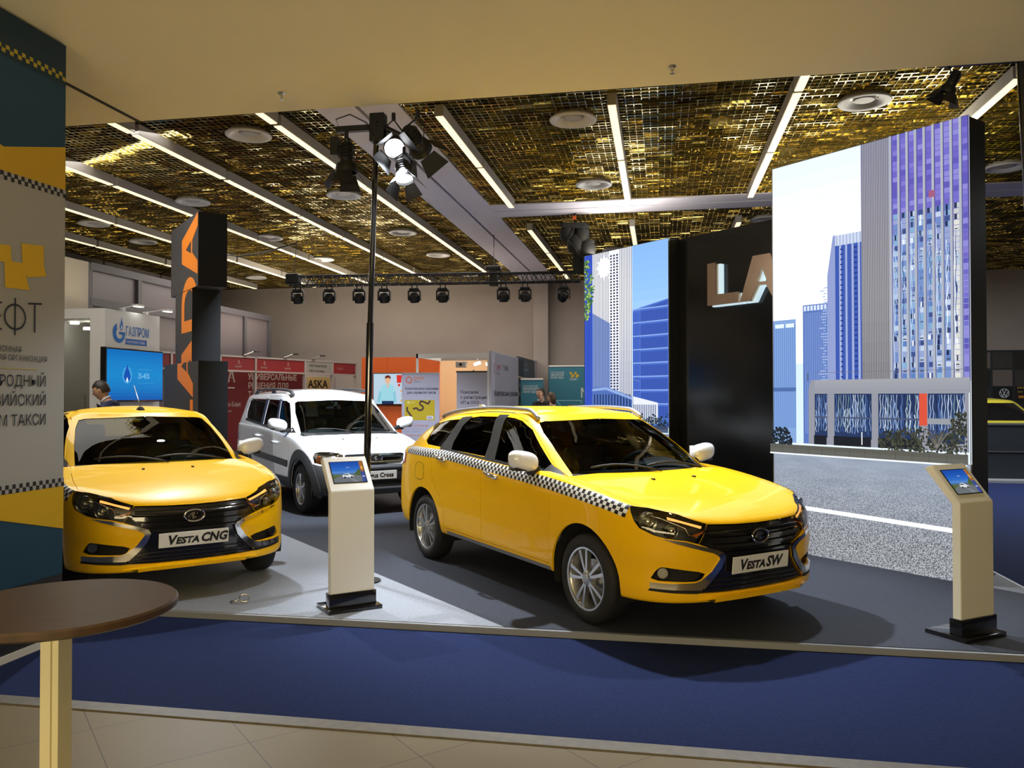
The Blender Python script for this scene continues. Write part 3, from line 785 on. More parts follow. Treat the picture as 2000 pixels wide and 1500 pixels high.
        bm = patch(lo, hl, dh, -.001, .04); part('headlamp_cover', bm if s > 0 else mirrored(bm), M['lens'], h, smooth=True)
        # tail lamp
        tl = [(-3.10, -.85, .90), (-3.12, -.85, 1.0), (-3.42, -.6, 1.04), (-3.46, -.5, .98), (-3.46, -.55, .88), (-3.3, -.8, .86)]
        bm = patch(lo, tl, (.55, .83, 0), .004, .05); part('tail_lamp', bm if s > 0 else mirrored(bm), M['red_lamp'], root, smooth=True)
    # checker tape
    top = [(.42, .858), (.179, .903), (-.399, .966), (-1.008, 1.003), (-1.525, 1.028), (-2.38, 1.067), (-3.08, 1.067)]
    bot = [(.46, .776), (.238, .825), (-.402, .886), (-1.458, .951), (-2.267, .99), (-2.989, .995), (-3.08, .995)]
    sides(lambda: strip_uv(lo, top, bot, .030), 'checker_tape', M['checker'], root)
    if True:
        sides(lambda: patch(lo, grow(xz([(-2.82, .765), (-2.60, .765), (-2.60, .93), (-2.80, .93)]), 0), (0, 1, 0), .0015, .06), 'fuel_flap', P, root)[1].hide_render = False
        o = [x for x in root.children if x.name.startswith('fuel_flap')]
        bpy.data.objects.remove(o[-1])
        fr = xz([(-2.82, .765), (-2.60, .765), (-2.60, .93), (-2.80, .93)])
        pts = [surf(lo, a, b, c_, (0, 1, 0), .0015) for a, b, c_ in smooth_poly(fr, 2)]
        part('fuel_flap_gap', tube(B(), pts, .002, 4, closed=True), M['matte_black'], o[0])
    sides(lambda: patch(lo, xz([(-.41, .296), (-.41, .325), (-2.12, .345), (-2.12, .312)]), (0, 1, 0), .004, .2), 'sill_trim', M['rail'], root)
    # front lip
    lp = [(y, .283-.012*max(0, abs(y)-.33)/.15) for y in np.linspace(-.50, .50, 21)]
    part('front_lip', ribbon(lo, lp, .036, .0, lambda y: .030*min(1, (.53-abs(y))/.12)+.002), P, root, smooth=.6)
    # underbody, liners
    bm = B(); box2(bm, (-3.3, -.62, .24), (.62, .62, .36)); box2(bm, (-2.2, -.8, .28), (-.45, .8, .34)); box2(bm, (.35, -.5, .24), (.66, .5, .58)); part('underbody', bm, M['liner'], root)
    for xx in (0, -2.635):
        for s in (-1, 1): part('wheel_arch_liner', arch_liner(xx, R, .384, .58, .845, (s,)), M['liner'], root)
    for xx in (0, -2.635):
        for s in (-1, 1): wheel(root, xx, s*.84, R, .214, 'double')
    mirror_part(root, -.70, 1.08, -.90, M['white_paint'], 1.0)
    # cabin
    bm = B(); box2(bm, (-3.0, -.72, .36), (-.3, .72, .42)); box(bm, (-.50, 0, .90), (.55, 1.40, .14), bev=.05); box(bm, (-.62, 0, .75), (.3, 1.3, .25), bev=.05)
    box(bm, (-.72, .36, .98), (.2, .42, .09), bev=.03)
    part('dashboard', bm, M['cabin_plastic'], root, smooth=.7)
    steering(root, -.92, .36, .93)
    for s in (-1, 1): seat(root, -1.30, s*.36)
    seat(root, -2.15, 0, .52, 'rear_bench', 1.25)
    bm = B(); box(bm, (-.98, 0, 1.30), (.03, .24, .07), bev=.01); cyl(bm, (-.97, 0, 1.33), (-.95, 0, 1.38), .01)
    part('interior_mirror', bm, M['black'], root, smooth=.7)
    for dy in (-.2, .2):
        bm = B(); q = surf(lo, -.03, dy, .9, (0, 0, -1)); box(bm, q+Vector((0, 0, .004)), (.03, .02, .012), bev=.003)
        part('washer_jet', bm, M['black'], root)
    if sedan:
        bm = B(); q = surf(cb, -1.15, 0, 1.4, (0, 0, -1)); lathe(bm, [(0, .03), (.02, .028), (.035, .008), (.045, -.01), (0, -.01)], 'Z', 20, q)
        part('aerial_base', bm, M['black'], root, smooth=.8)
        part('aerial', tube(B(), [q+Vector((0, 0, .02)), q+Vector((-.14, 0, .12)), q+Vector((-.30, 0, .235))], [.006, .005, .004], 8), M['steel'], root, smooth=True)
    else:
        for s in (-1, 1):
            ctrl = [(-1.06, .545, 1.372), (-1.13, .54, 1.405), (-1.25, .535, 1.455), (-1.45, .54, 1.49), (-1.8, .545, 1.505), (-2.2, .54, 1.495), (-2.55, .525, 1.46), (-2.85, .50, 1.41), (-2.95, .495, 1.385)]
            cs = []
            for i in range(len(ctrl)-1):
                for t in np.linspace(0, 1, 4)[:-1]: cs.append(Vector(ctrl[i]).lerp(Vector(ctrl[i+1]), t))
            cs.append(Vector(ctrl[-1])); bm = tube(B(), [(p.x, p.y*s, cb.bvh.ray_cast(Vector((p.x, p.y*.97, 3)), Vector((0, 0, -1)))[0].z+.012+.022*math.sin(PI*i/(len(cs)-1))**.4) for i, p in enumerate(cs)], .018, 10)
            part('roof_rail', bm, M['rail'], root, smooth=True)
        bm = B(); q = surf(cb, -2.85, -.1, 1.4, (0, 0, -1)); prism(bm, [q+Vector(p) for p in ((.10, .0, -.02), (.05, .0, .03), (-.02, 0, .055), (-.06, 0, .055), (-.08, 0, -.02))], (0, .035, 0))
        part('shark_fin', bm, M['white_paint'], root, smooth=.4)
    return root
def largus_lower():
    E = [(.72, .775), (.62, .80), (.4, .86), (.1, .945), (-.3, 1.02), (-1, 1.07), (-2.2, 1.12), (-3.6, 1.14)]
    H = [(.72, .79), (.62, .81), (.4, .90), (.1, .985), (-.15, 1.04), (-.5, 1.07), (-3.6, 1.15)]
    def W(w): return [(.8, w-.02), (.2, w+.003), (-.5, w-.003), (-2.9, w), (-3.6, w-.03)]
    L = [dict(z=[(.8, .30), (0, .32), (-3.6, .36)], w=W(.74), xf=.64, xr=-3.5, af=.6, ar=.4),
         dict(z=[(.8, .262), (0, .29), (-3.6, .33)], w=W(.82), xf=.735, xr=-3.56, af=.62, ar=.4, nf=3.6),
         dict(z=[(.8, .33), (0, .36), (-3.6, .40)], w=W(.865), xf=.775, xr=-3.6, af=.64, ar=.4, nf=3.6),
         dict(z=.50, w=W(.872), xf=.79, xr=-3.6, af=.65, ar=.4, nf=3.6),
         dict(z=[(.8, .61), (-3.6, .66)], w=W(.875), xf=.775, xr=-3.59, af=.65, ar=.4, nf=3.5),
         dict(z=[(.8, .66), (0, .78), (-3.6, .85)], w=W(.872), xf=.735, xr=-3.58, af=.63, ar=.4, nf=3.4),
         dict(lid=-.05, w=W(.86), xf=.70, xr=-3.56, af=.62, ar=.4, nf=3.3),
         dict(lid=-.012, w=W(.835), xf=.675, xr=-3.54, af=.62, ar=.4, nf=3.3),
         dict(lid=0, w=W(.80), xf=.64, xr=-3.5, af=.62, ar=.4, nf=3.2)]
    return ring_loft(L, H, E, (.3, -3.2), p=2.6)
def largus_cabin():
    belt = [(0, 1.02), (-.3, 1.045), (-1, 1.08), (-2.2, 1.13), (-3.6, 1.15)]
    E = [(-.9, 1.53), (-1.1, 1.59), (-1.6, 1.62), (-3.4, 1.60)]
    H = [(-.9, 1.555), (-1.1, 1.62), (-1.6, 1.685), (-2.4, 1.69), (-3.4, 1.65)]
    def W(w): return [(0, w-.02), (-.6, w), (-2.6, w), (-3.6, w-.03)]
    L = [dict(z=[(a, b-.06) for a, b in belt], w=W(.85), xf=.0, xr=-3.57, af=.6, ar=.4, nf=3),
         dict(z=belt, w=W(.835), xf=-.12, xr=-3.56, af=.6, ar=.4, nf=3),
         dict(z=[(0, 1.28), (-3.6, 1.32)], w=W(.775), xf=-.50, xr=-3.52, af=.55, ar=.35, nf=3),
         dict(lid=-.06, w=W(.70), xf=-.86, xr=-3.46, af=.42, ar=.3, nf=3.2),
         dict(lid=0, w=W(.625), xf=-.98, xr=-3.38, af=.35, ar=.3, nf=3.4)]
    return ring_loft(L, H, E, (-1.2, -3.1), p=2.4)

def build_largus(root):
    P = M['white_paint']; mats = [P, M['matte_black']]; G = M['grey_plastic']
    lo = Shell(largus_lower()); cb = Shell(largus_cabin()); X0, X1, R = .15, -2.72, .33
    dh = (-.8, .6, 0)
    hl = [(.478, -.775, .825), (.505, -.72, .838), (.555, -.62, .836), (.61, -.50, .820), (.655, -.45, .795), (.69, -.46, .72), (.66, -.60, .68), (.60, -.72, .680), (.53, -.795, .70), (.49, -.80, .77)]
    body = lo.solid
    c = B()
    for xx in (X0, X1): bmesh.ops.create_cone(c, cap_ends=True, segments=56, radius1=.395, radius2=.395, depth=2.4, matrix=Matrix.Translation((xx, 0, R+.01)) @ Matrix.Rotation(PI/2, 4, 'X'))
    body = boolean(body, c, 'DIFFERENCE')
    for s in (1, -1): body = boolean(body, cutprism(B(), hl if s > 0 else mir(hl), (dh[0], dh[1]*s, 0), .3, .2), 'DIFFERENCE')
    c = B(); box2(c, (-3.3, -.78, .86), (-.35, .78, 1.5)); body = boolean(body, c, 'DIFFERENCE')
    # grille opening, then bumper piece
    gr = [(0, .805), (.39, .80), (.43, .79), (.40, .70), (.36, .665), (0, .655)]
    grp = [(.8, a, b) for a, b in gr]+[(.8, -a, b) for a, b in gr[::-1] if a]
    body = boolean(body, cutprism(B(), grp, (-1, 0, 0), .3, .35), 'DIFFERENCE')
    bmp = [(.95, 0, .2), (.40, 0, .2), (.45, 0, .40), (.47, 0, .60), (.46, 0, .698), (.60, 0, .665), (.70, 0, .655), (.95, 0, .70)]
    bu = boolean(body, cutprism(B(), [(a, -1.2, z) for a, b, z in grow(bmp, -.003)], (0, 1, 0), 0, 2.4), 'INTERSECT')
    body = boolean(body, cutprism(B(), [(a, -1.2, z) for a, b, z in bmp], (0, 1, 0), 0, 2.4), 'DIFFERENCE')
    hb = [(.95, 0), (.95, -.42), (.66, -.44), (.57, -.58), (.47, -.72), (.1, -.745), (-.25, -.735), (-.36, -.68), (-.36, 0)]
    hp = [(a, b, 1) for a, b in hb]+[(a, -b, 1) for a, b in hb[::-1] if b]
    bon = boolean(body, cutprism(B(), grow(hp, -.004, (0, 1)), (0, 0, -1), .5, .32), 'INTERSECT')
    body = boolean(body, cutprism(B(), hp, (0, 0, -1), .5, .32), 'DIFFERENCE')
    cab = cb.solid
    ws = [(0, 1.045), (-.71, 1.04), (-.69, 1.14), (-.655, 1.34), (-.60, 1.475), (-.56, 1.495), (0, 1.515)]
    wsp = [(0, a, b) for a, b in ws]+[(0, -a, b) for a, b in ws[::-1] if a]
    cab = boolean(cab, cutprism(B(), wsp, (-1, 0, 0), .3, 1.2), 'DIFFERENCE')
    rgp = [(-3.6, .6, 1.2), (-3.6, -.6, 1.2), (-3.6, -.56, 1.53), (-3.6, .56, 1.53)]
    cab = boolean(cab, cutprism(B(), rgp, (1, 0, 0), .3, .5), 'DIFFERENCE')
    fd = xz([(-.50, 1.10), (-.62, 1.20), (-.83, 1.37), (-.96, 1.47), (-1.05, 1.505), (-1.215, 1.51), (-1.13, 1.30), (-1.0, 1.10)])
    rd = xz([(-1.14, 1.115), (-1.22, 1.28), (-1.28, 1.515), (-1.88, 1.525), (-1.86, 1.30), (-1.80, 1.14)])
    rw = xz([(-1.93, 1.145), (-1.98, 1.30), (-2.02, 1.525), (-2.9, 1.53), (-3.0, 1.48), (-3.0, 1.30), (-2.88, 1.21)])
    wins = [('front_door_glass', fd, M['glass']), ('rear_door_glass', rd, M['glass']), ('quarter_glass', rw, M['glass'])]
    for nm, w, gm in wins:
        for s in (1, -1): cab = boolean(cab, cutprism(B(), w if s > 0 else mir(w), (0, s, 0), .3, .5), 'DIFFERENCE')
    fdo = xz([(-.33, 1.02), (-.32, .80), (-.33, .45), (-1.07, .45), (-1.12, .80), (-1.11, 1.03), (-1.18, 1.25), (-1.245, 1.58), (-1.02, 1.575), (-.86, 1.46), (-.46, 1.12)])
    rdo = xz([(-1.11, 1.03), (-1.12, .80), (-1.07, .45), (-2.0, .46), (-2.25, .62), (-2.36, .78), (-2.38, 1.06), (-2.34, 1.15), (-1.90, 1.16), (-1.96, 1.58), (-1.245, 1.58), (-1.18, 1.25)])
    for nm, dp, hx, hz in (('front_door', fdo, -1.0, .905), ('rear_door', rdo, -1.95, .965)):
        inner = grow(dp, -.004)
        a = boolean(body, cutprism(B(), inner, (0, 1, 0), .3, .5), 'INTERSECT')
        b = boolean(cab, cutprism(B(), inner, (0, 1, 0), .3, .5), 'INTERSECT')
        for s in (1, -1):
            o = finish(a, lo, mats, nm, root, mirror=s < 0); finish(b, cb, mats, 'door_frame', o, mirror=s < 0)
            p = surf(lo, hx, -.9, hz, (0, 1, 0)); bm = B()
            tube(bm, [(p.x-.1, -abs(p.y)+.01, hz), (p.x-.08, -abs(p.y)-.03, hz), (p.x+.08, -abs(p.y)-.03, hz), (p.x+.1, -abs(p.y)+.01, hz)], .02, 10)
            part('door_handle', bm if s > 0 else mirrored(bm), P, o, smooth=True)
            q = grow(dp, .0015 if nm == 'rear_door' else 0); q = q if s > 0 else mir(q)
            body = boolean(body, cutprism(B(), q, (0, s, 0), .3, .5), 'DIFFERENCE')
            cab = boolean(cab, cutprism(B(), q, (0, s, 0), .3, .5), 'DIFFERENCE')
    finish(body, lo, mats, 'body', root); finish(cab, cb, mats, 'roof_and_pillars', root)
    finish(bon, lo, mats, 'bonnet', root); finish(bu, lo, [G, M['matte_black']], 'front_bumper', root)
    part('windscreen', patch(cb, wsp, (-1, 0, 0), -.004, .08), M['glass'], root, smooth=True)
    part('rear_screen', patch(cb, rgp, (1, 0, 0), -.004, .08), M['tinted'], root, smooth=True)
    for nm, w, gm in wins: sides(lambda: patch(cb, w, (0, 1, 0), -.005, .08), nm, gm, root)
    tr = M['pillar_blue'] = mat('pillar_film', (.025, .03, .05), .4)
    for q in (xz([(-1.0, 1.10), (-1.13, 1.30), (-1.215, 1.515), (-1.28, 1.515), (-1.22, 1.28), (-1.14, 1.115)]), xz([(-1.80, 1.14), (-1.86, 1.30), (-1.88, 1.525), (-2.02, 1.525), (-1.98, 1.30), (-1.93, 1.145)])):
        sides(lambda: patch(cb, grow(q, .01), (0, 1, 0), .002, .08), 'pillar_trim', tr, root)
    sides(lambda: patch(cb, xz([(-.36, 1.055), (-.50, 1.13), (-.52, 1.105), (-1.0, 1.105), (-2.0, 1.15), (-2.9, 1.215), (-2.9, 1.18), (-1.9, 1.125), (-1.0, 1.075)]), (0, 1, 0), .003, .1), 'belt_moulding', M['black'], root)
    part('cowl', patch(cb, [(0, a, b) for a, b in [(-.73, 1.025), (-.70, 1.06), (0, 1.062), (.70, 1.06), (.73, 1.025)]], (-1, 0, 0), .003, .08), M['matte_black'], root, smooth=True)
    for (y0, y1) in ((.58, .0), (.02, -.55)):
        pts = [surf(cb, 0, y0+(y1-y0)*t, 1.05+.05*math.sin(t*2.2), (-1, 0, 0), .018) for t in np.linspace(0, 1, 7)]
        part('wiper', tube(B(), pts, .009, 6), M['black'], root, smooth=True)
    part('grille', patch(lo, grp, (-1, 0, 0), -.03, .05), M['gloss_black'], root, smooth=True); g = root.children[-1]
    for zz, w_, mm in ((.775, .38, 'gloss_black'), (.705, .36, 'chrome')):
        part('grille_bar', ribbon(lo, [(y, zz-.0*(y/.4)**2) for y in np.linspace(-w_, w_, 15)], .028 if mm == 'chrome' else .03, -.022, .02), M[mm], g, smooth=.6)
    emblem(root, lo, .742, .085, .05)
    lwp = [(.8, a, b) for a, b in [(-.40, .62), (.40, .62), (.46, .44), (.40, .40), (-.40, .40), (-.46, .44)]]
    part('lower_intake', patch(lo, lwp, (-1, 0, 0), .003, .05), M['black'], root, smooth=True); g = root.children[-1]
    for zz in (.425, .455, .605): part('intake_slat', ribbon(lo, [(y, zz) for y in np.linspace(-.42, .42, 11)], .012, .004, .014), M['gloss_black'], g, smooth=.6)
    part('skid_trim', ribbon(lo, [(y, .355+.02*max(0, abs(y)-.35)/.1) for y in np.linspace(-.46, .46, 17)], .028, .002, .02), M['alloy'], root, smooth=.6)
    for s in (1, -1):
        for k in range(4):
            pts = [surf(lo, 0, -(.56+.16*t), .50-.032*k-.02*t*t, dh, .003) for t in np.linspace(0, 1, 6)]
            bm = tube(B(), pts, .005, 6); part('bumper_fin', bm if s > 0 else mirrored(bm), M['black'], root, smooth=True)
        bm = patch(lo, hl, dh, -.05, .06); h = part('headlamp', bm if s > 0 else mirrored(bm), M['reflector'], root, smooth=True)
        D = Vector(dh).normalized()
        for (a, b, e, rr) in ((.60, -.60, .755, .062), (.655, -.49, .755, .05)):
            q = surf(lo, a, b, e, dh); f = Vector((.93, -.36, 0)).normalized(); bm = B()
            lathe(bm, [(.012, -.03), (rr*.6, -.022), (rr, .0), (rr+.004, .004), (rr+.006, -.03)], 'Z', 24)
            bm.transform(Matrix.Translation(q+D*.03) @ f.to_track_quat('Z', 'Y').to_matrix().to_4x4())
            part('reflector_bowl', bm if s > 0 else mirrored(bm), M['chrome'], h, smooth=.8)
        bm = patch(lo, [(.50, -.765, .80), (.545, -.72, .80), (.57, -.73, .70), (.53, -.785, .71)], dh, -.02, .04); part('indicator', bm if s > 0 else mirrored(bm), M['amber'], h, smooth=True)
        bm = patch(lo, hl, dh, -.001, .04); part('headlamp_cover', bm if s > 0 else mirrored(bm), M['lens'], h, smooth=True)
        # wheel arch flares
        for xx, nm in ((X0, 'wheel_arch_flare'), (X1, 'wheel_arch_flare')):
            ro, ri, n = .52, .392, 22; A0, A1 = (-.15, PI+.12) if xx > 0 else (-.1, PI+.1)
            if xx > 0: outer = [(xx+math.cos(a)*ro*.93, R+.01+math.sin(a)*ro) for a in np.linspace(A0, A1, n)]
            else: outer = [(xx+math.cos(a)*ro*.93, R+.01+math.sin(a)*ro) for a in np.linspace(A0, A1, n)]
            inner = [(xx+math.cos(a)*ri, R+.01+math.sin(a)*ri) for a in np.linspace(A1, A0, n)]
            bm = patch(lo, xz(outer+inner), (0, 1, 0), .016, .05, thick=.02)
            part(nm, bm if s > 0 else mirrored(bm), G, root, smooth=.6)
        bm = patch(lo, xz([(-.40, .675), (-.40, .585), (-2.15, .645), (-2.15, .735)]), (0, 1, 0), .012, .1, thick=.014); part('side_moulding', bm if s > 0 else mirrored(bm), G, root, smooth=.5)
        bm = patch(lo, xz([(-.33, .44), (-.33, .30), (-2.2, .33), (-2.25, .45)]), (0, 1, 0), .006, .1, thick=.01); part('sill_cladding', bm if s > 0 else mirrored(bm), G, root, smooth=.5)
        bm = patch(lo, [(-3.2, -.86, .85), (-3.25, -.86, 1.1), (-3.5, -.7, 1.1), (-3.55, -.7, .85)], (.4, .9, 0), .004, .05); part('tail_lamp', bm if s > 0 else mirrored(bm), M['red_lamp'], root, smooth=True)
        ctrl = [(-1.02, .60, 1.59), (-1.10, .60, 1.635), (-1.25, .60, 1.66), (-1.7, .61, 1.68), (-2.4, .61, 1.685), (-2.85, .60, 1.67), (-2.98, .60, 1.65), (-3.05, .60, 1.60)]
        part('roof_rail', tube(B(), [(a, b*s, e) for a, b, e in ctrl], [.03, .026, .022, .02, .02, .022, .026, .03], 10), M['grey_plastic'], root, smooth=True); rr_ = root.children[-1]
        bm = B(); box(bm, (-2.0, .605*s, 1.645), (.12, .05, .10), bev=.02); part('rail_foot', bm, G, rr_, smooth=.6)
    bm = B(); box2(bm, (-3.4, -.62, .26), (.5, .62, .40)); box2(bm, (-2.3, -.8, .32), (-.3, .8, .38)); part('underbody', bm, M['liner'], root)
    for xx in (X0, X1):
        for s in (-1, 1): part('wheel_arch_liner', arch_liner(xx, R, .393, .58, .84, (s,)), M['liner'], root)
        for s in (-1, 1): wheel(root, xx, s*.855, R, .205, 'single')
    mirror_part(root, -.52, 1.175, -.955, P, 1.08)
    bm = B(); box2(bm, (-3.3, -.74, .40), (-.3, .74, .46)); box(bm, (-.42, 0, .98), (.5, 1.44, .16), bev=.05); box(bm, (-.55, -.36, 1.05), (.2, .4, .08), bev=.03)
    part('dashboard', bm, M['cabin_plastic'], root, smooth=.7)
    steering(root, -.82, .36, 1.02)
    for s in (-1, 1): seat(root, -1.2, s*.37, .62)
    seat(root, -2.05, 0, .62, 'rear_bench', 1.3)
    bm = B(); box(bm, (-.98, 0, 1.42), (.03, .24, .08), bev=.01); box(bm, (-.93, .02, 1.46), (.06, .05, .06)); part('interior_mirror', bm, M['cabin_plastic'], root, smooth=.7)
    plate(root, .792, .523, [('Largus Cross', -.225, .082, 1.0, 0, .0026, -.026)], tilt=math.radians(2))
    for dy in (-.25, .25):
        bm = B(); q = surf(lo, .12, dy, .9, (0, 0, -1)); box(bm, q+Vector((0, 0, .004)), (.03, .02, .012), bev=.003); part('washer_jet', bm, M['black'], root)
    return root
# ------------------------------------------------------------------ setting: floors, walls, ceilings
ZC = 4.83
def tiles():
    m = mat('floor_tile', (.3, .25, .16), .4, spec=.3); b = m.node_tree.nodes['Principled BSDF']
    tc = N(m, 'ShaderNodeTexCoord'); mp = N(m, 'ShaderNodeMapping'); mp.inputs['Rotation'].default_value = (0, 0, PI/4)
    mp.inputs['Location'].default_value = (-.275, .02, 0)
    br = N(m, 'ShaderNodeTexBrick'); br.offset = 0; br.inputs['Scale'].default_value = 1
    br.inputs['Brick Width'].default_value = .59; br.inputs['Row Height'].default_value = .59; br.inputs['Mortar Size'].default_value = .0025
    br.inputs['Color1'].default_value = (.185, .145, .078, 1); br.inputs['Color2'].default_value = (.175, .137, .074, 1); br.inputs['Mortar'].default_value = (.06, .042, .025, 1)
    LK(m, tc.outputs['Object'], mp.inputs[0]); LK(m, mp.outputs[0], br.inputs[0])
    nz = N(m, 'ShaderNodeTexNoise'); nz.inputs['Scale'].default_value = 3; mx = N(m, 'ShaderNodeMixRGB', blend_type='MULTIPLY'); mx.inputs[0].default_value = .12
    LK(m, tc.outputs['Object'], nz.inputs[0]); LK(m, br.outputs[0], mx.inputs[1]); LK(m, nz.outputs[0], mx.inputs[2]); LK(m, mx.outputs[0], b.inputs['Base Color'])
    return m
M['tile'] = tiles()
M['carpet'] = noise_mat('blue_carpet', s2l('1a2344'), s2l('202b50'), 60, .95, .25, spec=.1)
M['stage_dark'] = noise_mat('dark_stage_carpet', s2l('30333c'), s2l('3a3d47'), 55, .8, .15, spec=.25)
M['stage_light'] = noise_mat('light_stage_carpet', s2l('82868e'), s2l('90949c'), 55, .8, .15, spec=.25)
M['edge'] = mat('stage_edge_metal', (.27, .28, .30), .45, .2)
M['bronze'] = noise_mat('threshold_strip', (.10, .085, .06), (.14, .12, .09), 20, .5)
M['soffit'] = noise_mat('soffit_plaster', (.70, .65, .48), (.72, .67, .50), 1.2, .85)
M['wall'] = noise_mat('wall_plaster', (.36, .31, .285), (.39, .34, .31), 1.5, .9)
M['wall_lilac'] = mat('ceiling_band', (.56, .54, .64), .7)
M['wall_cream'] = mat('cream_wall', (.50, .45, .37), .8)
M['glazing'] = mat('grey_glazing', (.13, .11, .12), .35)
M['mullion'] = mat('grey_mullion', (.07, .065, .075), .5)
M['groove'] = mat('dark_groove', (.02, .018, .02), .8)
def fl(name, a, b, m): return struct(part(name, box2(B(), a, b), m))
fl('floor', (-16, -5, -.1), (14, 3.75, 0), M['tile'])
fl('floor', (-16, 3.85, -.1), (14, 24, .004), M['carpet'])
fl('trim_1', (-16, 3.75, -.1), (14, 3.85, .008), M['bronze'])
def slab(name, pts, z0, z1, m):
    return part(name, prism(B(), [(x, y, z0) for x, y in pts], (0, 0, z1-z0)), m)
stage_out = [(-8.4, 5.43), (2.95, 5.43), (2.95, 9.6), (-2.8, 15.4), (-8.4, 15.4)]
struct(slab('floor', stage_out, .0, .046, M['edge']))
lz = [(-8.36, 5.46), (-1.06, 5.46), (-8.36, 12.76)]
struct(slab('floor', [(-1.06, 5.46), (2.92, 5.46), (2.92, 7.02), (2.62, 7.33), (2.92, 7.85), (2.92, 9.58), (-2.82, 15.37), (-8.36, 15.37), (-8.36, 12.76)], .03, .050, M['stage_dark']))
struct(slab('floor', lz, .03, .050, M['stage_light']))
struct(slab('floor', [(2.62, 7.33), (2.92, 7.02), (2.92, 7.85)], .03, .0502, M['stage_light']))
# front soffit and its seam
o = fl('ceiling', (-16, -5, 4.0), (14, 6.27, 4.7), M['soffit'])
fl('trim_2', (-4.44, 1.5, 3.994), (-4.405, 6.26, 4.01), M['groove'])
# outer walls
fl('wall_back', (-16, 22.2, 0), (14, 22.4, 5.2), M['wall']); fl('wall_left', (-16.2, -5, 0), (-16, 22.4, 5.2), M['wall_cream'])
fl('wall_right', (14, -5, 0), (14.2, 22.4, 5.2), M['wall_cream']); fl('wall_front', (-16, -5.2, 0), (14, -5, 5.2), M['wall_cream'])
fl('wall_back', (-3.4, 21.8, 0), (-3.0, 22.2, ZC), M['wall'])
fl('ceiling', (-16, 6.27, 4.95), (14, 22.4, 5.05), M['groove'])
fl('ceiling', (-16, 6.2, 4.7), (14, 6.27, 5.0), M['soffit'])
# gold lamella ceiling
def gold():
    m = mat('gold_lamella', (.60, .52, .25), .17, 1); b = m.node_tree.nodes['Principled BSDF']
    g = N(m, 'ShaderNodeNewGeometry'); mu = N(m, 'ShaderNodeVectorMath', operation='MULTIPLY'); mu.inputs[1].default_value = (5.2, 11.1, 0)
    fl_ = N(m, 'ShaderNodeVectorMath', operation='FLOOR'); wn = N(m, 'ShaderNodeTexWhiteNoise'); wn.noise_dimensions = '3D'
    sb = N(m, 'ShaderNodeVectorMath', operation='SUBTRACT'); sb.inputs[1].default_value = (.5, .5, .5)
    sc = N(m, 'ShaderNodeVectorMath', operation='SCALE'); sc.inputs['Scale'].default_value = .30
    ad = N(m, 'ShaderNodeVectorMath', operation='ADD'); nm = N(m, 'ShaderNodeVectorMath', operation='NORMALIZE')
    LK(m, g.outputs['Position'], mu.inputs[0]); LK(m, mu.outputs[0], fl_.inputs[0]); LK(m, fl_.outputs[0], wn.inputs[0]); LK(m, wn.outputs['Color'], sb.inputs[0])
    LK(m, sb.outputs[0], sc.inputs[0]); LK(m, sc.outputs[0], ad.inputs[0])
    nz = N(m, 'ShaderNodeTexNoise'); nz.inputs['Scale'].default_value = 1.3; s2 = N(m, 'ShaderNodeVectorMath', operation='SUBTRACT'); s2.inputs[1].default_value = (.5, .5, .5)
    s3 = N(m, 'ShaderNodeVectorMath', operation='SCALE'); s3.inputs['Scale'].default_value = .34
    LK(m, g.outputs['Position'], nz.inputs[0]); LK(m, nz.outputs['Color'], s2.inputs[0]); LK(m, s2.outputs[0], s3.inputs[0])
    a2 = N(m, 'ShaderNodeVectorMath', operation='ADD'); LK(m, s3.outputs[0], a2.inputs[0]); LK(m, g.outputs['Normal'], a2.inputs[1])
    LK(m, a2.outputs[0], ad.inputs[1]); LK(m, ad.outputs[0], nm.inputs[0]); LK(m, nm.outputs[0], b.inputs['Normal'])
    return m
M['gold'] = gold()
def lamellae(x0, x1, y0, y1):
    bm = B(); z0, z1 = ZC-.045, ZC
    y = y0+.045
    while y < y1: box2(bm, (x0, y-.004, z0), (x1, y+.004, z1)); y += .09
    x = x0+.04
    while x < x1: box2(bm, (x-.004, y0, z0+.004), (x+.004, y1, z1)); x += .085
    box2(bm, (x0, y0, ZC+.012), (x1, y1, ZC+.03))
    return struct(part('ceiling', bm, M['gold']))
lamellae(-16, -3.72, 6.27, 22.2); lamellae(-2.78, 14, 6.27, 13.1); lamellae(-2.78, 14, 14.0, 22.2)
fl('trim_3', (-3.72, 6.27, ZC-.055), (-3.27, 22.2, ZC+.03), M['wall_lilac']); fl('trim_3', (-3.22, 6.27, ZC-.055), (-2.78, 22.2, ZC+.03), M['wall_lilac'])
fl('trim_4', (-2.78, 13.1, ZC-.055), (14, 13.53, ZC+.03), M['wall_lilac']); fl('trim_4', (-2.78, 13.57, ZC-.055), (14, 14.0, ZC+.03), M['wall_lilac'])
# free-standing grey glazed partition on the left
def partition(u, w0, w1, z1, cols, rows, name):
    bm = B(); box2(bm, (u-.12, w0, 0), (u-.06, w1, z1-.03)); o = struct(part(name, bm, M['glazing']))
    bm = B()
    for k in range(cols+1):
        w = w0+(w1-w0)*k/cols; box2(bm, (u-.06, w-.06, 0), (u+.0, w+.06, z1))
    for z in rows: box2(bm, (u-.06, w0, z-.07), (u+.005, w1, z+.07))
    struct(part('window_frame', bm, M['mullion'], o))
    return o
fl('wall_left', (-10.5, 9.9, 0), (-10.2, 13.05, 4.06), M['wall_cream'])
partition(-10.2, 13.1, 17.4, 4.05, 3, (1.2, 2.3, 3.35, 4.0), 'window_1')
partition(-10.2, 17.45, 20.0, 3.75, 2, (1.2, 2.45, 3.68), 'window_2')

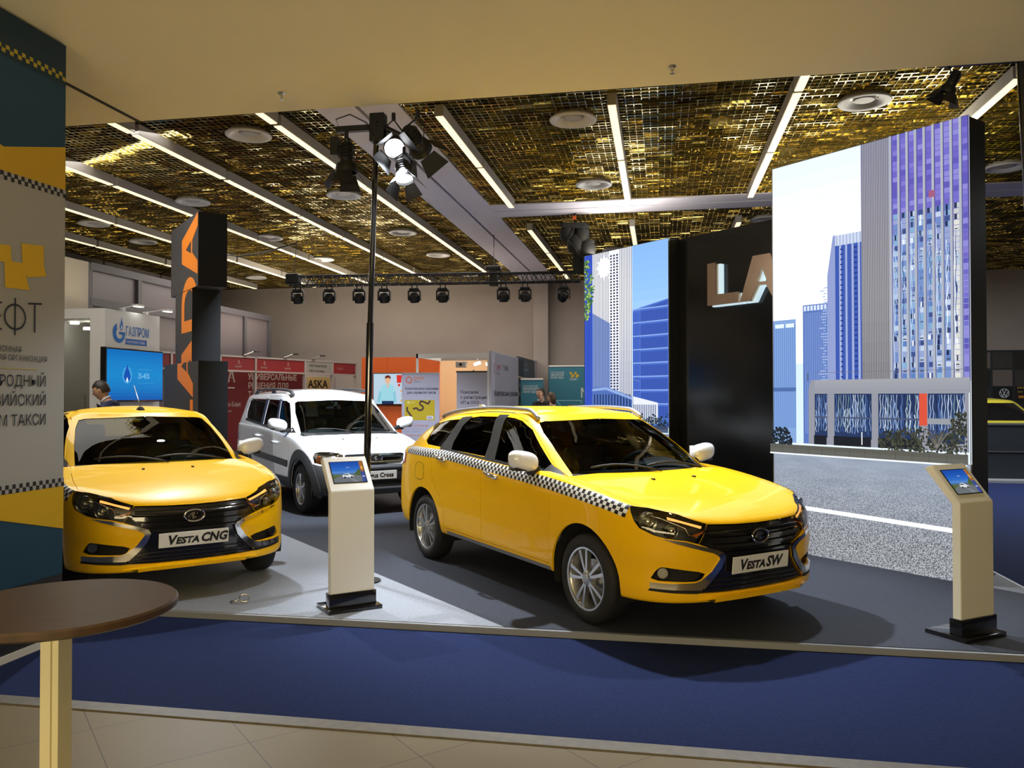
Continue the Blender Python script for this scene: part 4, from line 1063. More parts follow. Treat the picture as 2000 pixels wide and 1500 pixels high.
# ------------------------------------------------------------------ backlit city panels
M['print'] = attr_mat('backlit_print', es=1.2)
M['board'] = mat('black_board', (.012, .0125, .014), .42)
def asphalt(name, ex, org):
    m = mat(name, (0, 0, 0), .5); b = m.node_tree.nodes['Principled BSDF']
    tc = N(m, 'ShaderNodeTexCoord'); sp = N(m, 'ShaderNodeSeparateXYZ'); LK(m, tc.outputs['Object'], sp.inputs[0])
    n1 = N(m, 'ShaderNodeTexNoise'); n1.inputs['Scale'].default_value = 105; n1.inputs['Detail'].default_value = 3
    n2 = N(m, 'ShaderNodeTexNoise'); n2.inputs['Scale'].default_value = 2.5
    mp = N(m, 'ShaderNodeMapping'); mp.inputs['Scale'].default_value = (1, 1, 5); LK(m, tc.outputs['Object'], mp.inputs[0]); LK(m, mp.outputs[0], n2.inputs[0]); LK(m, tc.outputs['Object'], n1.inputs[0])
    c1 = N(m, 'ShaderNodeValToRGB'); c1.color_ramp.elements[0].position = .40; c1.color_ramp.elements[1].position = .62
    c1.color_ramp.elements[0].color = (*s2l('4a4d58'), 1); c1.color_ramp.elements[1].color = (*s2l('c9cdd2'), 1)
    c2 = N(m, 'ShaderNodeValToRGB'); c2.color_ramp.elements[0].color = (*s2l('7d8aa2'), 1); c2.color_ramp.elements[1].color = (*s2l('b4bfd0'), 1)
    mr = N(m, 'ShaderNodeMapRange'); mr.inputs[1].default_value = .25; mr.inputs[2].default_value = 1.0
    mx = N(m, 'ShaderNodeMixRGB'); LK(m, n1.outputs[0], c1.inputs[0]); LK(m, n2.outputs[0], c2.inputs[0]); LK(m, sp.outputs[2], mr.inputs[0])
    LK(m, mr.outputs[0], mx.inputs[0]); LK(m, c1.outputs[0], mx.inputs[1]); LK(m, c2.outputs[0], mx.inputs[2]); LK(m, mx.outputs[0], b.inputs['Emission Color'])
    b.inputs['Emission Strength'].default_value = 1.0
    return m
DIR = Vector((.70711, -.70711, 0)); UPZ = Vector((0, 0, 1)); BACK = Vector((.70711, .70711, 0))
def lightbox(org, w, h, t, label):
    root = thing('lightbox', label, 'light box', (org[0], org[1], .05), -PI/4)
    bm = B(); box2(bm, (0, .012, 0), (w, t, h)); part('casing', bm, M['board'], root)
    bm = B(); box2(bm, (-.006, 0, 0), (.0, .02, h)); box2(bm, (w, 0, 0), (w+.006, .02, h)); box2(bm, (-.006, 0, h), (w+.006, .02, h+.006)); part('frame_edge', bm, M['steel'], root)
    return root
FM = frame_mat((0, .008, 0), (1, 0, 0), (0, 0, 1))
rng = random.Random(3)
def vlines(g, x0, x1, y0, y1, n, w, c):
    for k in range(n):
        x = x0+(x1-x0)*(k+.5)/n; g.rect(x-w/2, y0, x+w/2, y1, c)
def wavy(g, x, y0, y1, w, c, amp=.008, n=9):
    L, R = [], []
    ph = rng.random()*6
    for k in range(n+1):
        y = y0+(y1-y0)*k/n; d = amp*math.sin(ph+k*1.7)+amp*.6*(rng.random()-.5); ww = w*(.5+.7*rng.random())
        L.append((x+d-ww/2, y)); R.append((x+d+ww/2, y))
    for k in range(n): g.poly([L[k], R[k], R[k+1], L[k+1]], c)
def shrub(g, cx, cy, rx, ry, n, cols, r=.012):
    for k in range(n):
        a = 2*PI*rng.random(); q = rng.random()**.5
        g.circ(cx+rx*q*math.cos(a), cy+ry*q*math.sin(a), r*(.6+.8*rng.random()), rng.choice(cols), 6)
def right_art(g):
    g.grad(0, 1.0, 1.98, 3.93, ['dfeefa', 'eef8fd', 'fdffff', 'f4fbff', 'dfe9ee'], 20)
    g.rect(0, 1.10, .27, 2.35, '7f9fd0'); vlines(g, 0, .27, 1.25, 2.30, 11, .011, '5f83c2'); g.rect(.02, 2.27, .13, 2.31, 'dbe8f4'); g.rect(.15, 2.27, .25, 2.31, 'dbe8f4'); g.rect(0, 1.62, .27, 1.66, '4c6aa2')
    g.rect(.27, 1.1, .36, 1.9, 'cfe4f2')
    g.rect(.354, 1.1, .64, 2.48, '5672b4'); vlines(g, .37, .64, 1.2, 2.40, 13, .008, '7b93c8')
    for k in range(7): g.rect(.365+.038*k, 2.42, .392+.038*k, 2.47, 'cfdcf0')
    for k in range(34): g.rect(.53+.07*rng.random(), 1.7+.028*k, .60+.04*rng.random(), 1.71+.028*k, '9db0d8')
    g.poly([(.632, 1.6), (.72, 1.6), (.72, 3.13), (.695, 3.12), (.632, 2.74)], '8a97c6')
    g.rect(.72, 1.6, 1.0, 3.11, '2f4aa0'); vlines(g, .74, 1.0, 1.72, 3.02, 4, .022, 'a9b5d6'); vlines(g, .73, 1.0, 1.72, 3.02, 22, .003, '5a74bc')
    g.rect(.72, 3.02, 1.0, 3.12, 'c2cde2'); vlines(g, .72, 1.0, 3.02, 3.12, 8, .008, '8f9dc4')
    for k in range(26): g.rect(.775, 1.75+.049*k, .80, 1.762+.049*k, '1d2f78'); g.rect(.92, 1.75+.049*k, .95, 1.762+.049*k, '1d2f78')
    g.grad(.994, 1.7, 1.285, 3.93, ['70707c', '8a8a96', '86869c', '7d7fa4'], 12); vlines(g, 1.0, 1.285, 1.7, 3.93, 17, .006, '52535f'); vlines(g, 1.004, 1.289, 1.7, 3.93, 17, .004, 'b5b1a6')
    g.grad(1.285, 1.7, 1.98, 3.93, ['7b86c0', '8c9ac6', '8f97cc', '7470bc', '5a50b0', '6c62ba'], 20)
    xs = [1.288+.0775*k for k in range(10)]
    for i, x in enumerate(xs):
        for k in range(46):
            y = 1.73+.048*k
            t = rng.random(); low = y < 3.2 and i < 8
            c = rng.choice(['8e9cc4', 'b9c6dc', '6c86bc', '3d4f86', 'a7b8d2', '7fa6c8', '5a7ab4']) if low else rng.choice(['6a62b8', '7b74c4', '5c56ae', '8884cc', '6f6ac2'])
            if i in (7,) and low: c = rng.choice(['c9c9c6', 'bdbfc2', 'd4d3cc'])
            g.rect(x+.022, y, x+.072, y+.043, c)
            if low and t < .25: g.rect(x+.022+.02*rng.random(), y, x+.05, y+.046, rng.choice(['2a3558', '1f2a4c', 'dfe6ee']))
            if low and i < 8 and t > .8: g.rect(x+.03, y+.01, x+.06, y+.02, '3a3e52')
    for i, x in enumerate(xs[:8]):
        for q in range(4): wavy(g, x+.03+.012*q, 1.8+.3*q, 2.9-.1*q+.3*rng.random(), .008, rng.choice(['dbe4ee', '9fc4dc', 'b8c8e0', '47598c', '6f8cc0']), .006, 12)
    for i, x in enumerate(xs): g.rect(x-.004, 1.70, x+.018, 3.93, 'a6acb8'); g.rect(x+.018, 1.70, x+.023, 3.93, '3c3d5c')
    g.rect(1.645, 3.30, 1.70, 3.36, '9b5a78')
    # podium
    g.poly([(.43, 1.1), (.43, 1.64), (.456, 1.73), (1.98, 1.73), (1.98, 1.1)], '8c8f9a'); g.grad(.5, 1.6, 1.98, 1.73, ['8d8f99', '9a9ca4'], 4)
    for a, b in ((.50, .64), (.717, 1.10), (1.169, 1.553), (1.63, 1.94)):
        g.rect(a, 1.17, b, 1.595, '26365c')
        n = int((b-a)/.024)
        for k in range(n):
            x = a+(b-a)*(k+.5)/n; wavy(g, x, 1.20+.05*rng.random(), 1.40+.18*rng.random(), .010, rng.choice(['8fa6c8', '3b5588', 'b4c2d6', '4f6a9c', '6b87b8']), .006, 8); wavy(g, x+.008, 1.28, 1.585, .007, rng.choice(['1a2444', 'a4b6d0', '5a7ab0', 'c8d2de', '7f9a98']), .005, 8)
        g.rect(a, 1.36, b, 1.375, '47506c')
    g.rect(1.555, 1.315, 1.625, 1.595, 'd0503c'); g.rect(1.63, 1.33, 1.94, 1.38, '8f939c')
    for a, b in ((.50, .64), (.717, 1.10), (1.169, 1.56)): g.rect(a, 1.10, b, 1.19, '1d2028')
    g.rect(.43, 1.72, .44, 1.80, '40434e'); g.line([(.50, 1.80), (1.98, 1.80)], .004, '6a6e7c')
    # shrubs
    shrub(g, .11, 1.13, .14, .13, 260, ['1d242c', '232c34', '18202a', '2a343a'])
    for q in ((1.30, 1.16, .12, .10), (1.45, 1.17, .14, .12), (1.60, 1.16, .10, .14), (1.78, 1.15, .12, .12), (1.90, 1.18, .10, .17), (1.93, 1.34, .09, .10)):
        shrub(g, *q, 150, ['2c3029', '3a3d33', '262a2a', '44453a', '33362e', '4c5042'], .010)
    for k in range(22):
        a = PI/2+rng.gauss(0, .8); r_ = .10+.10*rng.random(); g.line([(1.72, 1.12), (1.72+.5*r_*math.cos(a), 1.14+r_*.6), (1.72+r_*math.cos(a), 1.14+r_)], .0025, '77716a')
    g.rect(1.02, 1.12, 1.03, 1.24, 'e4e6ea')
    g.grad(0, 1.0, 1.98, 1.085, ['63635e', '55554e'], 2); g.rect(0, .985, 1.98, 1.0, 'e8edf2')
    for k in range(13): g.rect(.15*k, 1.0, .15*k+.004, 1.07, '45453f')
def left_art(g):
    W_ = 1.95
    g.grad(0, 1.0, W_, 3.93, ['cfe8f6', 'c6e4f6', 'a9d0f2', '8fbdf0', '84b2ee'], 20)
    g.rect(0, 1.1, .21, 3.93, '2a47b4'); vlines(g, 0, .21, 1.1, 3.93, 5, .012, '4f6ed0'); vlines(g, .01, .2, 1.1, 3.93, 5, .004, '15246c')
    for k in range(60): g.rect(.02+.17*rng.random(), 1.2+2.7*rng.random(), .06+.12*rng.random(), 1.21+2.7*rng.random(), '3355c0')if False else None
    g.grad(.204, 1.3, 1.16, 3.93, ['c9cedd', 'd8dce8', 'eceef4', 'f6f6f8', 'e6e8f0'], 16)
    g.poly([(.204, 1.5), (.64, 1.5), (.64, 2.75), (.204, 2.95)], '7f98d6')
    vlines(g, .21, .62, 1.5, 3.93, 11, .013, '43485c'); vlines(g, .86, 1.16, 1.5, 3.93, 8, .014, '5a5e72')
    for k in range(3):
        for j in range(48): g.rect(.645+.075*k, 1.62+.047*j, .688+.075*k, 1.648+.047*j, '252c4c')
    # sun glare on the glass
    for r, c in ((.16, 'f2f5fa'), (.11, 'ffffff')): g.circ(.50, 3.68, r, c, 24)
    for k in range(12):
        a = 2*PI*k/12; g.poly([(.50+.05*math.cos(a+.5), 3.68+.05*math.sin(a+.5)), (.50+.24*math.cos(a), 3.68+.24*math.sin(a)), (.50+.05*math.cos(a-.5), 3.68+.05*math.sin(a-.5))], 'ffffff')
    for k in range(150):
        y = 2.85+1.0*rng.random(); lim = .10+.16*math.sin((y-2.85)*3.0)**2
        g.poly([(lim*rng.random()+q[0], y+q[1]) for q in [(0, 0)]][:0] or [(lambda x, yy, a: (x+.035*math.cos(a+t), yy+.02*math.sin(a+t)))(xx, y, aa) for xx, aa in [(lim*rng.random(), 6*rng.random())] for t in (0, 1.6, 3.2, 4.7)], rng.choice(['4f7a3a', '7fa04c', '2f5a34', 'a8bc6a', '3c6a3c']))
    g.poly([(1.18, 1.1), (1.18, 2.90), (1.25, 2.93), (W_, 3.03), (W_, 1.1)], '4a6cc4')
    for i in range(22):
        for j in range(9): g.rect(1.36+.0265*i, 1.25+.21*j, 1.374+.0265*i, min(1.42+.21*j, 2.91+.0045*i), '24398c')
    vlines(g, 1.19, 1.34, 1.25, 2.88, 4, .012, '2a409a')
    for j in range(8): g.rect(1.18, 1.445+.21*j, W_, 1.462+.21*j, '8aa6e2')
    g.poly([(.204, 1.1), (.204, 1.71), (.55, 1.73), (1.17, 1.56), (1.17, 1.1)], '4f6cb0')
    vlines(g, .23, 1.15, 1.1, 1.6, 13, .03, '22345c'); g.poly([(.204, 1.69), (.55, 1.72), (1.17, 1.55), (1.17, 1.51), (.55, 1.67), (.204, 1.65)], '8aa4d8')
    g.poly([(1.17, 1.15), (1.17, 1.57), (1.73, 1.47), (1.73, 1.15)], 'dfe4ee'); vlines(g, 1.19, 1.70, 1.15, 1.44, 13, .018, '3c4a78')
    for q in range(9): shrub(g, 1.2+.09*q, 1.17, .08, .07+.03*(q % 3), 50, ['1c2a34', '26363e', '15202a', '30424a'])
    g.grad(0, .98, W_, 1.12, ['5a6884', '2e3a50'], 3); g.rect(0, 1.0, W_, 1.02, 'cfe0f4')
    g.line([(1.20, 1.2), (1.20, 1.85)], .008, '5a6c94'); g.line([(1.20, 1.83), (1.34, 1.80)], .006, '7a8cb4')
for org, w, art, lab in (((1.15, 8.745), 1.97, right_art, 'tall backlit panel printed with city towers and asphalt, standing right behind the yellow estate car'),
                         ((-1.26, 13.67), 1.95, left_art, 'tall backlit city panel with tree leaves and white striped tower, left of the black wall')):
    root = lightbox(org, w, 3.93, .30, lab)
    g = Graphic(); g.lim = (0, w, .98, 3.93); art(g); pic = g.done('city_print', M['print'], FM, root)
    bm = B(); box2(bm, (0, .0075, 0), (w, .010, 1.0)); part('asphalt_print', bm, asphalt('asphalt_print', 0, 0), root)
    g = Graphic()
    if w > 1.96: g.poly([(.0, .485), (0, .445), (1.97, .405), (1.97, .445)], 'f2f6fa')
    else: g.poly([(.0, .60), (0, .57), (1.95, .53), (1.95, .56)], 'e6eef8')
    g.done('lane_line', M['print'], frame_mat((0, .0072, 0), (1, 0, 0), (0, 0, 1)), root)
# black wall with raised letters
M['wall_gloss'] = noise_mat('black_wall_laminate', (.010, .0105, .012), (.015, .0145, .015), .8, .16, spec=.5)
bw = thing('display_wall', 'tall glossy black wall between the two backlit city panels', 'display wall', (.22, 12.48, .05), -PI/4)
bm = B(); box2(bm, (0, 0, 0), (4.0, .25, 3.93)); part('panel', bm, M['wall_gloss'], bw)
M['copper'] = noise_mat('brushed_copper', (.50, .33, .22), (.62, .45, .32), 1.3, .28, metal=1)
M['halo'] = mat('halo_light', (.6, .7, .75), .5, emit=(.55, .75, .85), es=.9)
sg = thing('wall_sign', 'raised copper letters LADA with pale glowing edges on the black wall', 'sign', (.22-.7071*.04, 12.48-.7071*.04, 0), -PI/4)
def letter(ch, x, w, h, z):
    t = .155
    if ch == 'L': return [[(x, z), (x+w, z), (x+w, z+t*.95), (x+t, z+t*.95), (x+t, z+h), (x, z+h)]]
    if ch == 'A':
        a = w*.30; b = w*.70
        return [[(x, z), (x+t*1.1, z), (x+a+.075, z+h*.33), (x+b-.075, z+h*.33), (x+w-t*1.1, z), (x+w, z), (x+b, z+h), (x+a, z+h)], [(x+w*.5-.085, z+h*.40), (x+w*.5+.085, z+h*.40), (x+w*.5, z+h*.74)]]
    if ch == 'D':
        o = [(x, z)]+[(x+w*.5+w*.5*math.sin(a), z+h/2-h/2*math.cos(a)) for a in np.linspace(0, PI, 14)]+[(x, z+h)]
        i = [(x+t, z+t)]+[(x+w*.48+(w*.5-t)*math.sin(a), z+h/2-(h/2-t)*math.cos(a)) for a in np.linspace(0, PI, 12)]+[(x+t, z+h-t)]
        return [o, i]
def letter_bm(polys, y0, y1, grow_=0):
    """extruded letter with optional counter (bridged as a slit polygon)"""
    from mathutils.geometry import tessellate_polygon
    bm = B(); fr, bk = [], []
    for p in polys:
        fr += [bm.verts.new((q[0], y0, q[1])) for q in p]; bk += [bm.verts.new((q[0], y1, q[1])) for q in p]
    for t in tessellate_polygon([[Vector((q[0], q[1], 0)) for q in p] for p in polys]):
        bm.faces.new([fr[k] for k in t]); bm.faces.new([bk[k] for k in t][::-1])
    i0 = 0
    for p in polys:
        n = len(p)
        for k in range(n): bm.faces.new((fr[i0+k], fr[i0+(k+1) % n], bk[i0+(k+1) % n], bk[i0+k]))
        i0 += n
    bmesh.ops.recalc_face_normals(bm, faces=bm.faces)
    return bm
s0 = 1.0
LW = [('L', .55), ('A', .72), ('D', .60), ('A', .72)]
# start of L: wall coordinate along DIR from the wall's left end
x = (-7.906-(.22-12.48)/2**.5)/1 - 0
x = (-7.906) - ((.22-12.48)/2**.5)
for ch, w in LW:
    p = letter(ch, x, w, .60, 2.905)
    o = part('letter', letter_bm(p, -.10, -.04), M['copper'], sg)
    part('letter_back', letter_bm(letter(ch, x+.035, w, .60, 2.89), -.035, .035), M['halo'], o)
    x += w+.03

# ------------------------------------------------------------------ twisted column
M['tower'] = mat('grey_column_laminate', (.05, .05, .055), .5)
M['tower_side'] = mat('black_column_side', (.008, .009, .011), .6, spec=.2)
M['orange'] = mat('orange_letter', (.93, .27, .02), .4)
tw = thing('advertising_column', 'twisted column of stacked grey and black slabs with orange vertical letters', 'column', (-5.77, 9.38, .05), -PI/4)
segs = [(2.98, 3.93, 0, -1.55, 0), (2.02, 2.98, -.30, -1.25, .0), (1.0, 2.02, .24, -1.72, -.05), (.0, 1.0, -.05, -1.45, .0)]
def clip(polys, z0, z1, y):
    bm = B()
    for p in polys:
        fb = letter_bm(p, y, y+.002); me = bpy.data.meshes.new('t'); fb.to_mesh(me); fb.free(); bm.from_mesh(me); bpy.data.meshes.remove(me)
    for co, no in (((0, 0, z0), (0, 0, -1)), ((0, 0, z1), (0, 0, 1))):
        bmesh.ops.bisect_plane(bm, geom=list(bm.verts)+list(bm.edges)+list(bm.faces), plane_co=co, plane_no=no, clear_outer=True)
    return bm
def rot_letter(ch, z, adv):
    """letter lying on its side: top points to -x, reading upwards"""
    P = letter(ch, 0, adv, .86, 0); out = []
    for q in P: out.append([(-.02-b, z+a) for a, b in q])
    return out
LT = [('L', .83, .70), ('A', 1.56, .82), ('D', 2.42, .72), ('A', 3.13, .79)]
for (z0, z1, xr, xl, yo) in segs:
    bm = B(); box2(bm, (xl, yo, z0), (xr, yo+.36, z1-.004))
    bm.normal_update()
    for f in bm.faces:
        if f.normal.x > .5: f.material_index = 1
    s = part('slab', bm, [M['tower'], M['tower_side']], tw)
    polys = [[[(a, b) for a, b in q] for q in rot_letter(ch, z, adv)] for ch, z, adv in LT]
    bm = clip(polys, z0+.002, z1-.006, yo-.003)
    # keep the lettering inside the slab
    bmesh.ops.bisect_plane(bm, geom=list(bm.verts)+list(bm.edges)+list(bm.faces), plane_co=(xr-.003, 0, 0), plane_no=(1, 0, 0), clear_outer=True)
    if bm.verts: part('orange_lettering', bm, M['orange'], s)
    else: bm.free()
# ------------------------------------------------------------------ banner column, table, kiosks
M['sign'] = attr_mat('printed_sign', rough=.6)
M['screen'] = attr_mat('lit_screen', es=1.0, rough=.2)
def sign_on(parent, name, org, xd, art, m='sign', up=(0, 0, 1)):
    g = Graphic(); art(g); return g.done(name, M[m], frame_mat(org, xd, up), parent)
bc = thing('banner_column', 'tall column at the left edge wrapped in a teal, yellow and white forum banner', 'column', (-3.93, 3.2, 0))
bm = B(); box2(bm, (-.9, 0, 0), (0, 1.593, 3.985)); part('column_body', bm, mat('column_dark', (.012, .014, .018), .6), bc)
bm = B(); box2(bm, (0, 0, .0), (.012, 1.60, .05)); box2(bm, (-.9, 1.593, 0), (.012, 1.605, .05)); part('base_strip', bm, mat('white_strip', (.6, .6, .58), .5), bc)
def banner_art(g):
    # x = hall depth measured from w=3.2 , y = height
    o = 3.2
    def P(*q): return [(a-o, b) for a, b in q]
    g.rect(0, .45, 1.59, 3.98, '103c54'); g.rect(0, 3.70, 1.59, 3.98, '102c3c')
    for k in range(50):
        x = .0+k*.0318; y = 3.70+.03*(x+o-4.237)
        g.rect(x, y+.024+(.0 if k % 2 else .025), x+.030, y+.050+(.0 if k % 2 else .025), 'a8951e') if True else None
    g.poly(P((3.2, 3.3), (4.2, 3.16), (4.276, 3.148), (4.792, 3.30), (4.792, 2.99), (3.2, 2.99)), 'c09a08')
    g.poly(P((3.2, 2.955), (4.792, 2.975), (4.792, 1.05), (3.2, 1.05)), '9c9b98')
    def chk(y0, y1, c):
        for k in range(58):
            x = k*.0275
            for r in range(2):
                yy = y0+(y1-y0)*(x/1.59)+r*.028
                g.rect(x, yy, x+.0262, yy+.0262, '1c1e1c' if (k+r) % 2 else '9c9b98')
    chk(2.93, 2.955, 0); 
    g.poly(P((3.2, .9), (4.272, .875), (4.792, .745), (4.792, 1.05), (3.2, 1.05)), 'c8a008')
    chk(1.03, 1.03, 0)
    # emblem of four bent squares
    for q in (((4.02, 2.52), (4.19, 2.50), (4.18, 2.40), (4.03, 2.41)), ((4.20, 2.54), (4.325, 2.555), (4.335, 2.45), (4.22, 2.44)), ((4.411, 2.582), (4.597, 2.60), (4.60, 2.47), (4.622, 2.405), (4.463, 2.375), (4.42, 2.46)), ((4.278, 2.455), (4.45, 2.462), (4.455, 2.37), (4.482, 2.298), (4.286, 2.29))):
        g.poly(P(*q), 'd0a808')
    ink = '1d2230'
    for q in (((4.585, 2.222), (4.468, 2.212)), ((4.525, 2.218), (4.525, 2.033)), ((4.365, 2.235), (4.365, 2.005)), ((4.262, 2.195), (4.12, 2.188)), ((4.262, 2.035), (4.12, 2.035)), ((4.255, 2.115), (4.12, 2.112)), ((4.125, 2.19), (4.125, 2.035)), ((4.05, 2.19), (4.05, 2.035)), ((3.86, 2.19), (3.86, 2.035)), ((3.86, 2.19), (3.955, 2.08)), ((3.955, 2.08), (4.05, 2.19))):
        g.line([(a-o, b) for a, b in q], .012, ink)
    rg_ = [(4.365-o+.082*math.cos(a), 2.118+.076*math.sin(a)) for a in np.linspace(0, 2*PI, 33)]
    g.line(rg_, .012, ink)
    for s_, x, y, sz in (('АВТОНОМНАЯ', 4.42, 1.90, .064), ('НЕКОММЕРЧЕСКАЯ ОРГАНИЗАЦИЯ', 4.634, 1.848, .064), ('МЕЖДУНАРОДНЫЙ', 4.628, 1.69, .125), ('ЕВРАЗИЙСКИЙ', 4.63, 1.57, .125), ('ФОРУМ ТАКСИ', 4.63, 1.445, .125)):
        g.text(s_, x-o, y, sz*.78, '1d2230' if sz > .1 else '3a3c44', align='RIGHT', sx=.86)
    g.rect(.3, 1.797, 1.35, 1.801, 'b8a23a')
sign_on(bc, 'banner_print', (.003, 0, 0), (0, 1, 0), banner_art)

tb = thing('bar_table', 'round dark brown bar table on a pale square leg at the lower left', 'table', (-1.738, 2.12, 0))
bm = B(); lathe(bm, [(0, 1.02), (.312, 1.02), (.318, 1.014), (.318, .998), (.305, .99), (0, .99)], 'Z', 72)
part('tabletop', bm, noise_mat('dark_veneer', (.045, .024, .014), (.07, .038, .02), 6, .38, stretch=(1, 8, 1)), tb, smooth=.7)
bm = B(); box2(bm, (-.048, -.028, .02), (-.014, .028, .99)); box2(bm, (-.014, -.022, .02), (.0, .022, .99)); box2(bm, (0, -.028, .02), (.012, .028, .99))
part('leg', bm, mat('cream_leg', (.62, .56, .36), .5), tb)
bm = B(); lathe(bm, [(0, .03), (.2, .026), (.22, .0), (0, 0)], 'Z', 40); part('foot_plate', bm, M['steel'], tb, smooth=.7)

def kiosk(x, y, rz, label, body):
    k = thing('touch_kiosk', label, 'kiosk', (x, y, .05), rz, 'slanted touch screen kiosks on the stage edge')
    # faces local -y
    w, t = .335, .06; zf, zt, b = .88, 1.115, .20
    side = [(0, .13), (0, zf), (b, zt), (b+t*.9, zt-.025), (t, zf-.01), (t, .13)]
    bm = B(); prism(bm, [(-w/2, a, z) for a, z in side], (w, 0, 0)); bmesh.ops.bevel(bm, geom=list(bm.edges), offset=.004, segments=2, affect='EDGES')
    part('body', bm, body, k, smooth=.5)
    bm = B(); box2(bm, (-w/2-.012, -.012, .0), (w/2+.012, t+.015, .135), bev=.003); box2(bm, (-w/2-.03, -.055, 0), (w/2+.045, .24, .028), bev=.004)
    part('base', bm, M['gloss_black'], k, smooth=.5)
    up = Vector((0, b, zt-zf)).normalized(); c = Vector((0, 0, zf))+up*.165
    nrm = Vector((1, 0, 0)).cross(up); o = c+nrm*.0015
    bm = B(); q = Matrix((Vector((1, 0, 0)), up, nrm)).transposed()
    box(bm, o, (.262, .198, .004), rot=q); scb = part('screen_bezel', bm, M['gloss_black'], k)
    def art(g):
        W_, H_ = .25, .186
        g.grad(-W_/2, -H_/2+.07, W_/2, H_/2, ['6f9ad0', '2f6cc4', '1f57b4', '1747a0'], 10)
        g.rect(-W_/2, -H_/2, W_/2, -H_/2+.075, '6c7176'); g.poly([(-W_/2, -.02), (W_/2-.03, -.018), (W_/2-.03, -.012), (-W_/2, -.010)], '3f6ea6')
        g.poly([(-W_/2, -.02), (-.05, -.025), (-W_/2, -.06)], '56683c'); g.poly([(W_/2-.03, .03), (.04, -.02), (.05, -.028), (W_/2-.03, -.04)], '4c6038')
        g.poly([(.03, -H_/2), (-.03, -.028), (-.01, -.028), (.07, -H_/2)], '7e8388')
        # small white car with black wheels
        g.poly([(-.052, -.045), (-.05, -.03), (-.036, -.015), (-.0, -.013), (.012, -.028), (.03, -.034), (.032, -.048)], 'dfe3e6'); g.rect(-.04, -.028, -.002, -.019, '3c444c')
        for x_ in (-.036, .018): g.circ(x_, -.048, .008, '17191b', 12)
        g.text('LADA', -.012, .038, .012, 'c4d4ea')
        g.rect(W_/2-.03, -H_/2, W_/2, H_/2, '3a4c98'); g.rect(W_/2-.026, .0, W_/2, H_/2, 'a8662a'); g.rect(W_/2-.022, .02, W_/2-.004, .05, 'd8a050'); g.rect(W_/2-.024, -.05, W_/2-.004, -.04, 'b8c4e0')
    sign_on(scb, 'screen_picture', o+nrm*.003, (1, 0, 0), art, 'screen', up)
    return k
kiosk(-2.235, 5.68, math.radians(41), 'white slanted touch screen kiosk standing between the two yellow cars', M['white'])
kiosk(2.03, 5.76, math.radians(37), 'warm lit slanted touch screen kiosk in front of the right backlit panel', mat('warm_lit_kiosk', (.74, .71, .60), .45))  # warm light on this kiosk is mixed into its body colour

# ------------------------------------------------------------------ exhibition stands behind the stage
M['booth_white'] = mat('booth_white', (.70, .70, .68), .6)
M['booth_red'] = mat('booth_red', (.19, .010, .013), .5)
M['booth_red_dark'] = mat('booth_red_panel', (.10, .006, .008), .5)
M['booth_orange'] = mat('booth_orange', (.62, .10, .008), .55)
M['booth_beige'] = mat('booth_beige', (.72, .48, .26), .7)
M['booth_lilac'] = mat('booth_lilac', (.42, .42, .50), .6)
M['booth_navy'] = mat('booth_navy', (.035, .055, .075), .5)
M['booth_black'] = mat('booth_black', (.01, .014, .018), .5)
M['alu'] = mat('alu_profile', (.40, .37, .35), .45, .4)
M['lamp_white'] = mat('small_lamp', (1, 1, 1), .5, emit=(1, .98, .92), es=12)
M['gp_blue'] = mat('letter_blue', (.0, .20, .62), .4)
gp = thing('exhibition_booth', 'white booth with a blue gas company sign, at the far left behind the yellow saloon', 'booth', (-8.76, 11.59, 0))
bm = B(); box2(bm, (-.27, 0, 0), (0, 1.44, 3.04)); box2(bm, (-1.35, 0, 2.88), (-.27, 1.44, 3.04)); box2(bm, (-1.35, 0, 0), (-1.2, 1.44, 2.88)); box2(bm, (-1.35, 1.3, 0), (-.27, 1.44, 2.9))
part('walls', bm, M['booth_white'], gp)
bm = B(); box2(bm, (-1.2, .03, .0), (-.27, .042, 2.88)); part('glass_door', bm, glass_mat('frosted_glass', (.75, .74, .70), .15), gp); gd = gp.children[-1]
bm = B(); box2(bm, (-.40, .0, 1.25), (-.36, .03, 1.65)); part('door_handle', bm, M['steel'], gd)
for x_, z_ in ((-.95, 2.80), (-.7, 2.70)): part('ceiling_spot', cyl(B(), (x_, .5, z_+.08), (x_, .5, z_+.04), .07), M['lamp_white'], gp)
def gp_art(g):
    # stylised letter G ring with a flame, wordmark beside it
    R0, R1 = .155, .085; cx, cy = .22, .145
    pts = [(cx+R0*math.cos(a), cy+R0*math.sin(a)*1.05) for a in np.linspace(PI*.62, PI*1.98, 26)]+[(cx+.155, cy+.02), (cx+.0, cy+.02), (cx+.0, cy-.02), (cx+.07, cy-.02)]+[(cx+.015+R1*math.cos(a), cy-.01+R1*math.sin(a)) for a in np.linspace(PI*1.9, PI*.75, 20)]
    from mathutils.geometry import tessellate_polygon
    for t in tessellate_polygon([[Vector((a, b, 0)) for a, b in pts]]): g.poly([pts[i] for i in t], '0a6fc8')
    g.poly([(cx+.05, cy+.04), (cx+.015, cy+.10), (cx+.03, cy+.15), (cx+.05, cy+.19), (cx+.055, cy+.27), (cx+.085, cy+.19), (cx+.10, cy+.12), (cx+.085, cy+.05)], '0a6fc8')
    g.poly([(cx+.058, cy+.05), (cx+.045, cy+.09), (cx+.06, cy+.15), (cx+.078, cy+.09)], 'e8eef4')
    g.text('ГАЗПРОМ', .385, .115, .215, '0a6fc8', sx=.60, bold=.0015)
    g.rect(.385, -.03, .95, .065, '0a5fb8'); g.text('ГАЗОМОТОРНОЕ ТОПЛИВО', .395, -.008, .062, 'e8eef4', sx=.60)
sign_on(gp, 'logo_sign', (.004, .12, 2.52), (0, 1, 0), gp_art)
